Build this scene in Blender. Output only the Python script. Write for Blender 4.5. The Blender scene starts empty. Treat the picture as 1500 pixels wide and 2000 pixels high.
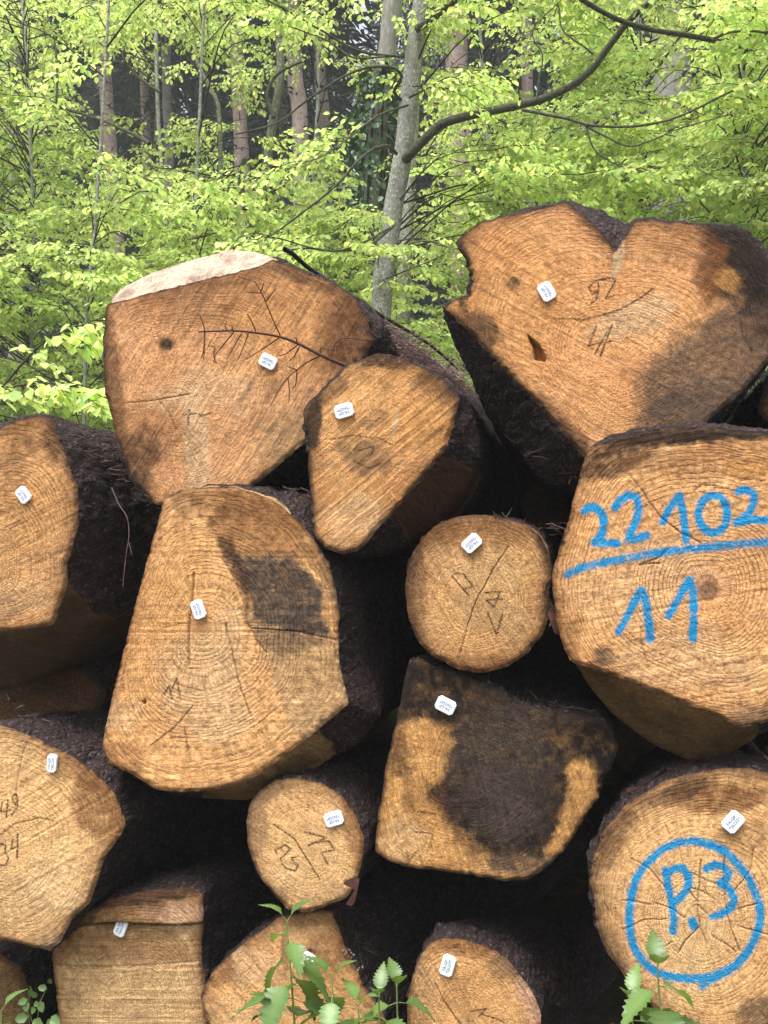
import bpy, math, random
import numpy as np
from mathutils import Matrix, Vector, Euler

# ------------------------------------------------------------------ camera
F_PX = 1900.0                      # focal length in pixels of a 1500 x 2000 frame
CAM_H = 1.18
scene = bpy.context.scene
col = scene.collection
cam_data = bpy.data.cameras.new('camera')
cam_data.sensor_fit = 'HORIZONTAL'
cam_data.sensor_width = 36.0
cam_data.lens = 36.0 * F_PX / 1500.0
cam_data.clip_start = 0.05
cam_data.clip_end = 600.0
cam = bpy.data.objects.new('camera', cam_data)
cam.location = (0, 0, CAM_H)
cam.rotation_euler = (math.radians(90 + 1.5), 0, math.radians(11.9))
col.objects.link(cam)
scene.camera = cam
# ------------------------------------------------------------------ world, sun, exposure
SUN_EL, SUN_AZ = math.radians(71), math.radians(205)     # overcast; light from above and behind the camera's left
world = bpy.data.worlds.new('World')
scene.world = world
world.use_nodes = True
wn = world.node_tree
wn.nodes.clear()
sky = wn.nodes.new('ShaderNodeTexSky')
sky.sky_type = 'NISHITA'
sky.sun_disc = False
sky.sun_elevation = SUN_EL
sky.sun_rotation = SUN_AZ
sky.air_density = 1.0
sky.dust_density = 6.0
sky.ozone_density = 1.0
hsv = wn.nodes.new('ShaderNodeHueSaturation')             # clouded sky: the blue is mostly washed out
hsv.inputs['Saturation'].default_value = 0.35
bg = wn.nodes.new('ShaderNodeBackground')
bg.inputs['Strength'].default_value = 0.15
wo = wn.nodes.new('ShaderNodeOutputWorld')
wn.links.new(sky.outputs[0], hsv.inputs['Color'])
wn.links.new(hsv.outputs[0], bg.inputs['Color'])
wn.links.new(bg.outputs[0], wo.inputs['Surface'])
sun_d = bpy.data.lights.new('sun', 'SUN')
sun_d.energy = 2.3
sun_d.angle = math.radians(30)
sun_d.color = (1.0, 0.96, 0.9)
sun = bpy.data.objects.new('sun', sun_d)
sun.rotation_euler = Euler((math.pi / 2 - SUN_EL, 0, math.pi - SUN_AZ), 'XYZ')
col.objects.link(sun)
scene.view_settings.view_transform = 'Standard'
scene.view_settings.look = 'None'
scene.view_settings.gamma = 1.0
scene.view_settings.exposure = 1.17
scene.cycles.use_denoising = True
scene.cycles.max_bounces = 10
scene.cycles.diffuse_bounces = 7
scene.cycles.volume_bounces = 2
scene.cycles.transmission_bounces = 4
scene.cycles.transparent_max_bounces = 4

RNG = np.random.default_rng(11)
CAM_M = np.array(Euler(cam.rotation_euler).to_matrix())

# ------------------------------------------------------------------ helpers
def px2w(x, y, Y):
    """point of the vertical plane at world distance Y seen at photo pixel x, y (arrays welcome)"""
    x = np.asarray(x, float); y = np.asarray(y, float)
    d = np.stack([(x - 750) / F_PX, (1000 - y) / F_PX, -np.ones_like(x)], -1) @ CAM_M.T
    t = np.asarray(Y, float) / d[..., 1]
    return d * t[..., None] + np.array([0, 0, CAM_H])

def w2px(p):
    q = (np.asarray(p) - np.array([0, 0, CAM_H])) @ CAM_M
    return 750 - F_PX * q[..., 0] / q[..., 2], 1000 + F_PX * q[..., 1] / q[..., 2]

_PERM = np.random.default_rng(5).random(65536)
def _h(ix, iy, iz):
    return _PERM[(ix * 73856093 ^ iy * 19349663 ^ iz * 83492791) & 65535]
def vnoise(x, y, z=0.0):
    x, y, z = np.broadcast_arrays(np.asarray(x, float), np.asarray(y, float), np.asarray(z, float))
    ix, iy, iz = np.floor(x).astype(np.int64), np.floor(y).astype(np.int64), np.floor(z).astype(np.int64)
    fx, fy, fz = x - ix, y - iy, z - iz
    fx, fy, fz = [f * f * (3 - 2 * f) for f in (fx, fy, fz)]
    r = 0
    for a in (0, 1):
        wx = fx if a else 1 - fx
        for b in (0, 1):
            wy = fy if b else 1 - fy
            for c in (0, 1):
                wz = fz if c else 1 - fz
                r = r + wx * wy * wz * _h(ix + a, iy + b, iz + c)
    return r * 2 - 1
def fbm(x, y, z=0.0, o=4, g=0.5):
    a, s, r = 1.0, 0.0, 0
    for k in range(o):
        r = r + a * vnoise(np.asarray(x) * 2 ** k + 17 * k, np.asarray(y) * 2 ** k - 9 * k, np.asarray(z) * 2 ** k + 3 * k)
        s += a; a *= g
    return r / s
def sstep(a, b, x):
    t = np.clip((x - a) / (b - a), 0, 1)
    return t * t * (3 - 2 * t)

def make_mesh(name, V, faces, attrs=None, smooth=True):
    """V (n,3); faces list of int arrays (m,k); attrs name -> (n,) float or (n,3) colour"""
    me = bpy.data.meshes.new(name)
    V = np.asarray(V, np.float32)
    faces = [np.asarray(f, np.int32) for f in faces if len(f)]
    loops = np.concatenate([f.ravel() for f in faces])
    tot = np.concatenate([np.full(len(f), f.shape[1], np.int32) for f in faces])
    start = np.concatenate([[0], np.cumsum(tot)[:-1]]).astype(np.int32)
    me.vertices.add(len(V)); me.vertices.foreach_set('co', V.ravel())
    me.loops.add(len(loops)); me.loops.foreach_set('vertex_index', loops)
    me.polygons.add(len(tot)); me.polygons.foreach_set('loop_start', start); me.polygons.foreach_set('loop_total', tot)
    me.polygons.foreach_set('use_smooth', np.full(len(tot), smooth))
    for k, v in (attrs or {}).items():
        v = np.asarray(v, np.float32)
        if k in ('radial', 'dash', 'sawdir'):
            a = me.attributes.new(k, 'FLOAT_VECTOR', 'POINT'); a.data.foreach_set('vector', v.ravel())
        elif v.ndim == 1:
            a = me.attributes.new(k, 'FLOAT', 'POINT'); a.data.foreach_set('value', v)
        else:
            a = me.attributes.new(k, 'FLOAT_COLOR', 'POINT')
            a.data.foreach_set('color', np.concatenate([v, np.ones((len(v), 1), np.float32)], 1).ravel())
    me.update(calc_edges=True)
    me.validate()
    return me

def obj(name, me, mat, parent=None, origin=None):
    o = bpy.data.objects.new(name, me)
    if mat is not None:
        me.materials.append(mat)
    col.objects.link(o)
    if parent is not None:
        o.parent = parent
    return o

def thing(name, label, cat, loc=(0, 0, 0), group=None):
    o = bpy.data.objects.new(name, None)
    o.empty_display_size = 0.1
    o.location = Vector([float(v) for v in loc])
    col.objects.link(o)
    o['label'] = label; o['category'] = cat
    if group: o['group'] = group
    return o

def tag(o, label, cat, group=None, kind=None):
    if label: o['label'] = label
    if cat: o['category'] = cat
    if group: o['group'] = group
    if kind: o['kind'] = kind
    return o

def tube_arrays(P, R, n=6, cap=True):
    """tapered tube along polyline P (k,3) with radii R (k,)"""
    P = np.asarray(P, float); R = np.broadcast_to(np.asarray(R, float), (len(P),))
    T = np.gradient(P, axis=0); T /= np.linalg.norm(T, axis=1)[:, None] + 1e-9
    up = np.array([0.13, 0.31, 0.94])
    A = np.cross(T, up); bad = np.linalg.norm(A, axis=1) < 0.1
    A[bad] = np.cross(T[bad], np.array([1.0, 0.1, 0])); A /= np.linalg.norm(A, axis=1)[:, None] + 1e-9
    B = np.cross(T, A)
    th = np.linspace(0, 2 * np.pi, n, endpoint=False)
    V = P[:, None] + R[:, None, None] * (np.cos(th)[None, :, None] * A[:, None] + np.sin(th)[None, :, None] * B[:, None])
    k = len(P)
    i = np.arange(k - 1)[:, None] * n; j = np.arange(n)[None, :]; j2 = (j + 1) % n
    Fq = np.stack([i + j, i + j2, i + n + j2, i + n + j], -1).reshape(-1, 4)
    V = V.reshape(-1, 3)
    return V, Fq

class MB:
    """collects quads of many tubes / sheets for one part"""
    def __init__(s): s.V = []; s.Q = []; s.T = []; s.n = 0; s.A = []
    def add(s, V, Q=None, T=None, a=None):
        s.V.append(V)
        if Q is not None and len(Q): s.Q.append(np.asarray(Q) + s.n)
        if T is not None and len(T): s.T.append(np.asarray(T) + s.n)
        if a is not None: s.A.append(np.broadcast_to(a, (len(V), 3)))
        s.n += len(V)
    def tube(s, P, R, n=6): V, Q = tube_arrays(P, R, n); s.add(V, Q)
    def build(s, name, mat, parent=None, origin=(0, 0, 0), smooth=True):
        V = np.concatenate(s.V) - np.asarray(origin)
        fs = []
        if s.Q: fs.append(np.concatenate(s.Q))
        if s.T: fs.append(np.concatenate(s.T))
        at = {'tint': np.concatenate(s.A)} if s.A else None
        return obj(name, make_mesh(name, V, fs, at, smooth), mat, parent)

def spline(P, n):
    """Catmull-Rom through the rows of P, n samples"""
    P = np.asarray(P, float)
    if len(P) < 3:
        t = np.linspace(0, 1, n)[:, None]; return P[0] * (1 - t) + P[-1] * t
    Q = np.vstack([2 * P[0] - P[1], P, 2 * P[-1] - P[-2]])
    u = np.linspace(0, len(P) - 1 - 1e-6, n); k = u.astype(int); t = (u - k)[:, None]
    a, b, c, d = Q[k], Q[k + 1], Q[k + 2], Q[k + 3]
    return 0.5 * (2 * b + (c - a) * t + (2 * a - 5 * b + 4 * c - d) * t ** 2 + (3 * b - a - 3 * c + d) * t ** 3)

# ------------------------------------------------------------------ materials
class NT:
    def __init__(s, name):
        s.m = bpy.data.materials.new(name); s.m.use_nodes = True
        s.t = s.m.node_tree; s.t.nodes.clear()
    def n(s, typ, **kw):
        nd = s.t.nodes.new('ShaderNode' + typ)
        for k, v in kw.items():
            if k.startswith('i_'):
                key = k[2:]
                key = int(key) if key.isdigit() else key.replace('_', ' ')
                s.set(nd.inputs[key], v)
            else: setattr(nd, k, v)
        return nd
    def set(s, sock, v):
        if isinstance(v, bpy.types.NodeSocket): s.t.links.new(v, sock)
        else: sock.default_value = v
    def math(s, op, a, b=0.0, c=0.0, clamp=False):
        nd = s.t.nodes.new('ShaderNodeMath'); nd.operation = op; nd.use_clamp = clamp
        s.set(nd.inputs[0], a); s.set(nd.inputs[1], b); s.set(nd.inputs[2], c)
        return nd.outputs[0]
    def mix(s, f, a, b, blend='MIX'):
        nd = s.t.nodes.new('ShaderNodeMix'); nd.data_type = 'RGBA'; nd.blend_type = blend
        s.set(nd.inputs[0], f); s.set(nd.inputs[6], a); s.set(nd.inputs[7], b)
        return nd.outputs[2]
    def attr(s, name, out='Fac'):
        nd = s.t.nodes.new('ShaderNodeAttribute'); nd.attribute_name = name
        return nd.outputs[out]
    def noise(s, scale, detail=4, rough=0.5, vec=None, dims='3D', w=None, dist=0.0):
        nd = s.t.nodes.new('ShaderNodeTexNoise'); nd.noise_dimensions = dims
        nd.inputs['Scale'].default_value = scale; nd.inputs['Detail'].default_value = detail
        nd.inputs['Roughness'].default_value = rough; nd.inputs['Distortion'].default_value = dist
        if vec is not None: s.set(nd.inputs['Vector'], vec)
        if w is not None: s.set(nd.inputs['W'], w)
        return nd.outputs['Fac']
    def ramp(s, f, pts):
        nd = s.t.nodes.new('ShaderNodeValToRGB'); s.set(nd.inputs[0], f)
        e = nd.color_ramp.elements
        while len(e) < len(pts): e.new(0.5)
        for k, (p, c) in enumerate(pts):
            e[k].position = p; e[k].color = (c, c, c, 1) if isinstance(c, (int, float)) else (*c, 1)
        return nd.outputs[0]
    def maprange(s, v, a, b, c, d):
        nd = s.t.nodes.new('ShaderNodeMapRange'); s.set(nd.inputs[0], v)
        for k, q in zip((1, 2, 3, 4), (a, b, c, d)): nd.inputs[k].default_value = q
        return nd.outputs[0]
    def objco(s):
        return s.t.nodes.new('ShaderNodeTexCoord').outputs['Object']
    def mapping(s, vec, scale):
        nd = s.t.nodes.new('ShaderNodeMapping'); s.set(nd.inputs[0], vec); nd.inputs['Scale'].default_value = scale
        return nd.outputs[0]
    def finish(s, color, rough=0.8, bump=None, bstr=0.5, bdist=0.002, spec=0.25, trans=None, tfac=0.0):
        p = s.t.nodes.new('ShaderNodeBsdfPrincipled')
        s.set(p.inputs['Base Color'], color); s.set(p.inputs['Roughness'], rough)
        p.inputs['Specular IOR Level'].default_value = spec
        if bump is not None:
            b = s.t.nodes.new('ShaderNodeBump'); b.inputs['Strength'].default_value = bstr; b.inputs['Distance'].default_value = bdist
            s.set(b.inputs['Height'], bump); s.t.links.new(b.outputs[0], p.inputs['Normal'])
        out = s.t.nodes.new('ShaderNodeOutputMaterial')
        if trans is not None:
            tr = s.t.nodes.new('ShaderNodeBsdfTranslucent'); s.set(tr.inputs[0], trans)
            mx = s.t.nodes.new('ShaderNodeMixShader'); mx.inputs[0].default_value = tfac
            s.t.links.new(p.outputs[0], mx.inputs[1]); s.t.links.new(tr.outputs[0], mx.inputs[2])
            s.t.links.new(mx.outputs[0], out.inputs[0])
        else:
            s.t.links.new(p.outputs[0], out.inputs[0])
        return s.m

def mat_cut_wood():
    m = NT('cut_wood')
    co = m.objco()
    base = m.attr('col', 'Color'); ring = m.attr('ring'); saw = m.attr('saw'); radv = m.attr('radial', 'Vector')
    paint = m.attr('paint'); mark = m.attr('mark'); stain = m.attr('stain')
    wob = m.noise(14, 3, 0.6, co)
    wob2 = m.noise(120, 3, 0.6, co)
    r1 = m.math('ADD', m.math('ADD', ring, m.math('MULTIPLY', wob, 1.6)), m.math('MULTIPLY', wob2, 0.42))
    dv = m.attr('dash', 'Vector')
    dash = m.noise(1.0, 2, 0.6, dv)                       # short dashes that follow the rings
    dash2 = m.noise(2.3, 3, 0.65, dv)
    fr = m.math('FRACT', r1)
    late = m.ramp(fr, [(0.0, 0.2), (0.10, 0.0), (0.55, 0.05), (0.82, 0.7), (0.9, 1.0), (1.0, 0.3)])
    # rings come and go across the face and break up into dashes
    vis = m.maprange(m.noise(8, 3, 0.6, co), 0.36, 0.64, 0.26, 1.0)
    ray = m.noise(1.0, 3, 0.65, radv)                     # streaks along the rays of the wood
    broken = m.maprange(dash2, 0.36, 0.58, 0.15, 1.0)
    rv = m.attr('ringvis'); sv_ = m.attr('sawvis')
    late = m.math('MULTIPLY', m.math('MULTIPLY', m.math('MULTIPLY', late, vis), broken), rv, clamp=True)
    sawn = m.noise(620, 2, 0.6, dims='1D', w=saw)
    sawb = m.noise(60, 2, 0.5, dims='1D', w=saw)
    fib = m.noise(190, 5, 0.75, co, dist=1.2)
    fib2 = m.noise(130, 4, 0.7, co, dist=1.5)
    blot = m.noise(18, 5, 0.6, co)
    blot2 = m.noise(55, 4, 0.65, co)
    k = m.math('MULTIPLY', m.maprange(fib, 0.32, 0.68, 0.72, 1.24), m.maprange(blot, 0.3, 0.7, 0.88, 1.10))
    k = m.math('MULTIPLY', k, m.maprange(blot2, 0.3, 0.7, 0.87, 1.11))
    k = m.math('MULTIPLY', k, m.maprange(fib2, 0.35, 0.65, 0.85, 1.12))
    k = m.math('MULTIPLY', k, m.math('ADD', 1.0, m.math('MULTIPLY', m.maprange(dash, 0.34, 0.66, -0.27, 0.23), rv)))
    k = m.math('MULTIPLY', k, m.maprange(ray, 0.35, 0.65, 0.84, 1.15))
    k = m.math('MULTIPLY', k, m.math('ADD', 1.0, m.math('MULTIPLY', m.maprange(sawn, 0.35, 0.65, -0.16, 0.14), sv_)))
    sdir = m.noise(1.0, 4, 0.7, m.attr('sawdir', 'Vector'))
    k = m.math('MULTIPLY', k, m.math('ADD', 1.0, m.math('MULTIPLY', m.maprange(sdir, 0.35, 0.65, -0.30, 0.22), sv_)))
    rk = m.math('SUBTRACT', 1.0, m.math('MULTIPLY', late, 0.66))
    kk = m.math('MULTIPLY', k, rk)
    comb = m.n('CombineColor')
    for q in range(3): m.t.links.new(kk, comb.inputs[q])
    c = m.mix(1.0, base, comb.outputs[0], 'MULTIPLY')
    # latewood and torn hollows are redder, not only darker
    red = m.math('ADD', m.math('MULTIPLY', late, 0.4), m.maprange(fib, 0.30, 0.48, 0.45, 0.0), clamp=True)
    c = m.mix(red, c, m.mix(1.0, c, (1.0, 0.70, 0.46, 1), 'MULTIPLY'))
    sp = m.maprange(m.noise(210, 2, 0.5, co), 0.66, 0.74, 0.0, 0.6)
    c = m.mix(sp, c, (0.06, 0.028, 0.012, 1))
    # lifted pale fibres
    pl = m.maprange(m.noise(260, 2, 0.5, m.mapping(co, (1, 1, 1.7))), 0.60, 0.72, 0.0, 0.55)
    c = m.mix(m.math('MULTIPLY', pl, m.math('SUBTRACT', 1.0, m.math('MULTIPLY', stain, 0.85))), c, m.mix(0.55, base, (0.85, 0.66, 0.42, 1)))
    mk = m.math('MULTIPLY', mark, m.maprange(m.noise(260, 2, 0.5, co), 0.32, 0.55, 0.35, 1.0), clamp=True)
    c = m.mix(mk, c, (0.055, 0.027, 0.013, 1))
    # spray paint, thinner where the fibres stand up
    pm = m.math('SUBTRACT', m.math('MULTIPLY', paint, 1.5), m.maprange(fib, 0.40, 0.72, 0.0, 0.75))
    pm = m.math('SUBTRACT', pm, m.math('MULTIPLY', late, 0.35))
    pm = m.math('SUBTRACT', pm, m.maprange(fib2, 0.5, 0.7, 0.0, 0.4))
    pm = m.maprange(pm, 0.02, 0.98, 0.0, 0.97)
    pcol = m.mix(m.maprange(fib2, 0.35, 0.65, 0, 1), (0.0, 0.19, 0.46, 1), (0.002, 0.30, 0.57, 1))
    c = m.mix(pm, c, pcol)
    h = m.math('ADD', m.math('MULTIPLY', fib, 1.1), m.math('MULTIPLY', late, -0.7))
    h = m.math('ADD', h, m.math('MULTIPLY', dash, 0.9))
    h = m.math('ADD', h, m.math('MULTIPLY', m.math('ADD', m.math('MULTIPLY', sawn, 0.35), m.math('MULTIPLY', sdir, 0.9)), sv_))
    h = m.math('ADD', h, m.math('MULTIPLY', blot2, 0.8))
    h = m.math('ADD', h, m.math('MULTIPLY', sawb, 0.5))
    h = m.math('ADD', h, m.math('MULTIPLY', ray, 0.3))
    return m.finish(c, 0.82, h, 0.9, 0.0030, 0.12)

def mat_bark():
    m = NT('spruce_bark')
    co = m.objco()
    cut = m.attr('cut'); ccol = m.attr('ccol', 'Color')
    st = m.mapping(co, (1, 0.5, 1))
    wn_ = m.n('TexNoise', i_Scale=38.0, i_Vector=st); wn_.inputs['Detail'].default_value = 4
    off = m.n('VectorMath', operation='SCALE'); m.t.links.new(wn_.outputs['Color'], off.inputs[0]); off.inputs['Scale'].default_value = 0.035
    wv = m.n('VectorMath', operation='ADD'); m.t.links.new(st, wv.inputs[0]); m.t.links.new(off.outputs[0], wv.inputs[1])
    sv = wv.outputs[0]
    vor = m.n('TexVoronoi', i_Scale=46.0, i_Vector=sv); vor.feature = 'DISTANCE_TO_EDGE'
    cell = m.n('TexVoronoi', i_Scale=46.0, i_Vector=sv)
    vor2 = m.n('TexVoronoi', i_Scale=120.0, i_Vector=sv); vor2.feature = 'DISTANCE_TO_EDGE'
    n1 = m.noise(14, 5, 0.7, st); n2 = m.noise(130, 5, 0.75, st); n3 = m.noise(45, 4, 0.7, sv)
    c = m.mix(m.maprange(n1, 0.3, 0.7, 0, 1), (0.013, 0.0085, 0.0075, 1), (0.066, 0.043, 0.039, 1))
    c = m.mix(m.math('MULTIPLY', cell.outputs['Color'], 0.4), c, (0.085, 0.062, 0.066, 1))
    c = m.mix(m.math('MULTIPLY', m.maprange(vor.outputs['Distance'], 0.0, 0.10, 0.6, 0.0), m.maprange(n3, 0.35, 0.6, 0.2, 1.0)), c, (0.008, 0.005, 0.005, 1))
    c = m.mix(m.maprange(n2, 0.55, 0.64, 0.0, 0.7), c, (0.24, 0.185, 0.19, 1))
    c = m.mix(m.maprange(n3, 0.60, 0.72, 0.0, 0.5), c, (0.06, 0.03, 0.022, 1))
    grain = m.noise(60, 5, 0.65, m.mapping(co, (3, 0.35, 3)))
    k = m.maprange(grain, 0.3, 0.7, 0.55, 1.3)
    comb = m.n('CombineColor')
    for q in range(3): m.t.links.new(k, comb.inputs[q])
    w = m.mix(1.0, ccol, comb.outputs[0], 'MULTIPLY')
    w = m.mix(m.maprange(n1, 0.45, 0.62, 0, 0.6), w, (0.05, 0.028, 0.014, 1))
    cm = m.maprange(m.math('ADD', cut, m.math('MULTIPLY', n3, 0.5)), 0.6, 0.85, 0, 1)
    c = m.mix(cm, c, w)
    h = m.math('ADD', m.math('MULTIPLY', m.math('MINIMUM', vor.outputs['Distance'], 0.25), 3.0), m.math('MULTIPLY', n2, 1.2))
    h = m.math('ADD', h, m.math('MULTIPLY', n3, 1.8))
    h = m.math('ADD', h, m.math('MULTIPLY', vor2.outputs['Distance'], 0.8))
    h = m.math('MULTIPLY', h, m.maprange(cm, 0, 1, 1.0, 0.2))
    return m.finish(c, 0.85, h, 1.0, 0.013, 0.15)

def mat_leaf(name, c, t, tf, rough=0.5, spec=0.3):
    m = NT(name)
    tint = m.attr('tint', 'Color')
    a = m.mix(1.0, (*c, 1), tint, 'MULTIPLY'); b = m.mix(1.0, (*t, 1), tint, 'MULTIPLY')
    return m.finish(a, rough, spec=spec, trans=b, tfac=tf)

def mat_trunk(name, c0, c1, c2, sc=1.0, streak=(1, 1, 0.35), lich=0.5):
    m = NT(name); co = m.objco()
    st = m.mapping(co, streak)
    n1 = m.noise(9 * sc, 5, 0.65, st); n2 = m.noise(42 * sc, 4, 0.7, st); n3 = m.noise(20 * sc, 3, 0.6, co)
    c = m.mix(m.maprange(n1, 0.32, 0.68, 0, 1), (*c0, 1), (*c1, 1))
    c = m.mix(m.maprange(n2, 0.52, 0.64, 0, lich), c, (*c2, 1))
    c = m.mix(m.maprange(n3, 0.56, 0.7, 0, 0.75), c, (c0[0] * .4, c0[1] * .42, c0[2] * .38, 1))
    return m.finish(c, 0.9, m.math('ADD', n2, n1), 0.7, 0.012, 0.15)

def mat_plain(name, c, rough=0.7, spec=0.3, var=0.15, sc=40):
    m = NT(name); n = m.noise(sc, 4, 0.6, m.objco())
    cc = m.mix(m.maprange(n, 0.3, 0.7, 0, 1), tuple(v * (1 - var) for v in c) + (1,), tuple(min(1, v * (1 + var)) for v in c) + (1,))
    return m.finish(cc, rough, n, 0.3, 0.001, spec)

def mat_ground():
    m = NT('forest_floor'); co = m.objco()
    n1 = m.noise(1.2, 6, 0.65, co); n2 = m.noise(14, 5, 0.7, co)
    c = m.mix(m.maprange(n2, 0.35, 0.65, 0, 1), (0.022, 0.017, 0.011, 1), (0.075, 0.052, 0.03, 1))
    c = m.mix(m.maprange(n1, 0.5, 0.66, 0, 0.6), c, (0.028, 0.045, 0.014, 1))
    return m.finish(c, 0.95, n2, 0.8, 0.03, 0.1)

M_WOOD = mat_cut_wood()
M_BARK = mat_bark()
M_LEAF = mat_leaf('beech_leaf', (0.46, 0.62, 0.17), (0.78, 0.93, 0.29), 0.56)
M_LEAFD = mat_leaf('sapling_leaf', (0.15, 0.27, 0.04), (0.28, 0.42, 0.05), 0.4)
M_IVY = mat_leaf('ivy_leaf', (0.05, 0.10, 0.04), (0.05, 0.11, 0.025), 0.2, 0.38, 0.5)
M_NETTLE = mat_leaf('nettle_leaf', (0.085, 0.155, 0.04), (0.16, 0.28, 0.04), 0.3, 0.40, 0.5)
M_NEEDLE = mat_leaf('spruce_needle', (0.055, 0.078, 0.066), (0.03, 0.045, 0.03), 0.15, 0.7, 0.15)
M_BEECH = mat_trunk('beech_bark', (0.20, 0.195, 0.165), (0.34, 0.34, 0.31), (0.66, 0.67, 0.64), 1.9, (1, 1, 0.6), 0.75)
M_MOSSY = mat_trunk('mossy_bark', (0.11, 0.115, 0.065), (0.20, 0.20, 0.15), (0.42, 0.44, 0.38), 1.4, (1, 1, 0.6), 0.6)
M_SPRUCE = mat_trunk('standing_spruce_bark', (0.26, 0.185, 0.16), (0.42, 0.32, 0.285), (0.50, 0.43, 0.40), 1.0, (1, 1, 0.4), 0.5)
M_GREYTR = mat_trunk('grey_trunk_bark', (0.20, 0.185, 0.175), (0.34, 0.32, 0.305), (0.48, 0.46, 0.44), 0.9, (1, 1, 0.25), 0.5)
M_TWIG = mat_plain('twig_bark', (0.035, 0.028, 0.02), 0.8)
M_LIMB = mat_trunk('limb_bark', (0.05, 0.05, 0.032), (0.10, 0.10, 0.07), (0.24, 0.25, 0.21), 2.2, (1, 1, 1), 0.5)
M_DEAD = mat_plain('dead_twig', (0.055, 0.020, 0.013), 0.75)
M_TAG = mat_plain('tag_plastic', (0.80, 0.83, 0.86), 0.4, 0.4, 0.02)
M_INK = mat_plain('tag_ink', (0.09, 0.17, 0.30), 0.6, 0.2)
M_STEM = mat_plain('nettle_stem', (0.16, 0.22, 0.06), 0.6)
M_RESIN = mat_plain('dry_resin', (0.15, 0.115, 0.085), 0.5, 0.4, 0.3, 120)
M_CRUMB = mat_plain('bark_crumbs', (0.07, 0.046, 0.038), 0.8, 0.2, 0.5, 60)
M_LITTER = mat_plain('dry_twigs', (0.20, 0.13, 0.12), 0.8, 0.2, 0.5, 60)
M_GROUND = mat_ground()

# ------------------------------------------------------------------ ground
def ground_h(X, Y):
    return 0.46 * np.maximum(Y - 19, 0) ** 1.02 * sstep(19, 26, Y) + 0.10 * fbm(X * 0.3, Y * 0.3) * sstep(3.0, 9.0, np.hypot(X, Y - 1))  # slope at the back is invented to shut out the bright sky
gx = np.concatenate([np.linspace(-70, -24, 12), np.linspace(-22, 22, 89), np.linspace(24, 60, 10)])
gy = np.concatenate([np.linspace(-60, -10, 12), np.linspace(-8, 34, 85), np.linspace(36, 72, 16)])
GX, GY = np.meshgrid(gx, gy)
GV = np.stack([GX, GY, ground_h(GX, GY)], -1).reshape(-1, 3)
nx, ny = len(gx), len(gy)
a = (np.arange(ny - 1)[:, None] * nx + np.arange(nx - 1)[None]).ravel()
g = obj('ground', make_mesh('ground', GV, [np.stack([a, a + 1, a + nx + 1, a + nx], -1)]), M_GROUND)
g['kind'] = 'structure'
g['label'] = 'dark forest floor with a rise added behind the log pile to block the sky'

# ------------------------------------------------------------------ logs
COLS = {'black': (0.022, 0.016, 0.014), 'gray': (0.080, 0.060, 0.047), 'brown': (0.19, 0.078, 0.026), 'dark': (0.062, 0.030, 0.017),
        'pale': (0.66, 0.47, 0.27), 'orange': (0.55, 0.27, 0.085), 'white': (0.75, 0.62, 0.45), 'tan': (0.42, 0.29, 0.15), 'rose': (0.60, 0.36, 0.26)}

def seg_dist(X, Y, pts):
    d = np.full(X.shape, 1e9)
    for (x0, y0), (x1, y1) in zip(pts[:-1], pts[1:]):
        vx, vy = x1 - x0, y1 - y0
        t = np.clip(((X - x0) * vx + (Y - y0) * vy) / (vx * vx + vy * vy + 1e-9), 0, 1)
        d = np.minimum(d, np.hypot(X - x0 - t * vx, Y - y0 - t * vy))
    return d

def in_poly(X, Y, P):
    r = np.zeros(X.shape, bool); n = len(P)
    for i in range(n):
        x0, y0 = P[i]; x1, y1 = P[(i + 1) % n]
        c = ((y0 > Y) != (y1 > Y)) & (X < (x1 - x0) * (Y - y0) / (y1 - y0 + 1e-9) + x0)
        r ^= c
    return r

def ray_R(c, P, th):
    """distance from c to polygon P along directions th (largest hit)"""
    P = np.asarray(P, float); Q = np.roll(P, -1, 0)
    out = np.zeros(len(th))
    dx, dy = np.cos(th), np.sin(th)
    for (x0, y0), (x1, y1) in zip(P, Q):
        ex, ey = x1 - x0, y1 - y0
        den = dx * ey - dy * ex
        den = np.where(np.abs(den) < 1e-9, 1e-9, den)
        t = ((x0 - c[0]) * ey - (y0 - c[1]) * ex) / den
        u = ((x0 - c[0]) * dy - (y0 - c[1]) * dx) / den
        ok = (t > 0) & (u >= -1e-6) & (u <= 1 + 1e-6)
        out = np.where(ok & (t > out), t, out)
    return out

def circ_smooth(v, sig):
    n = len(v); k = np.fft.rfftfreq(n, 1 / n)
    return np.fft.irfft(np.fft.rfft(v) * np.exp(-0.5 * (k * sig * 2 * np.pi / n) ** 2), n)

def ell(X, Y, cx, cy, rx, ry, rot, seed, rough, soft):
    a = math.radians(rot); dx, dy = X - cx, Y - cy
    u = (dx * math.cos(a) + dy * math.sin(a)) / rx; v = (-dx * math.sin(a) + dy * math.cos(a)) / ry
    sc_ = float(np.clip(min(rx, ry) * 0.8, 10, 42))
    e = 1 - np.hypot(u, v) + rough * fbm(X / sc_ + seed, Y / sc_ - seed, seed * 1.7, 5, 0.65)
    return sstep(-soft, soft, e)

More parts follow.
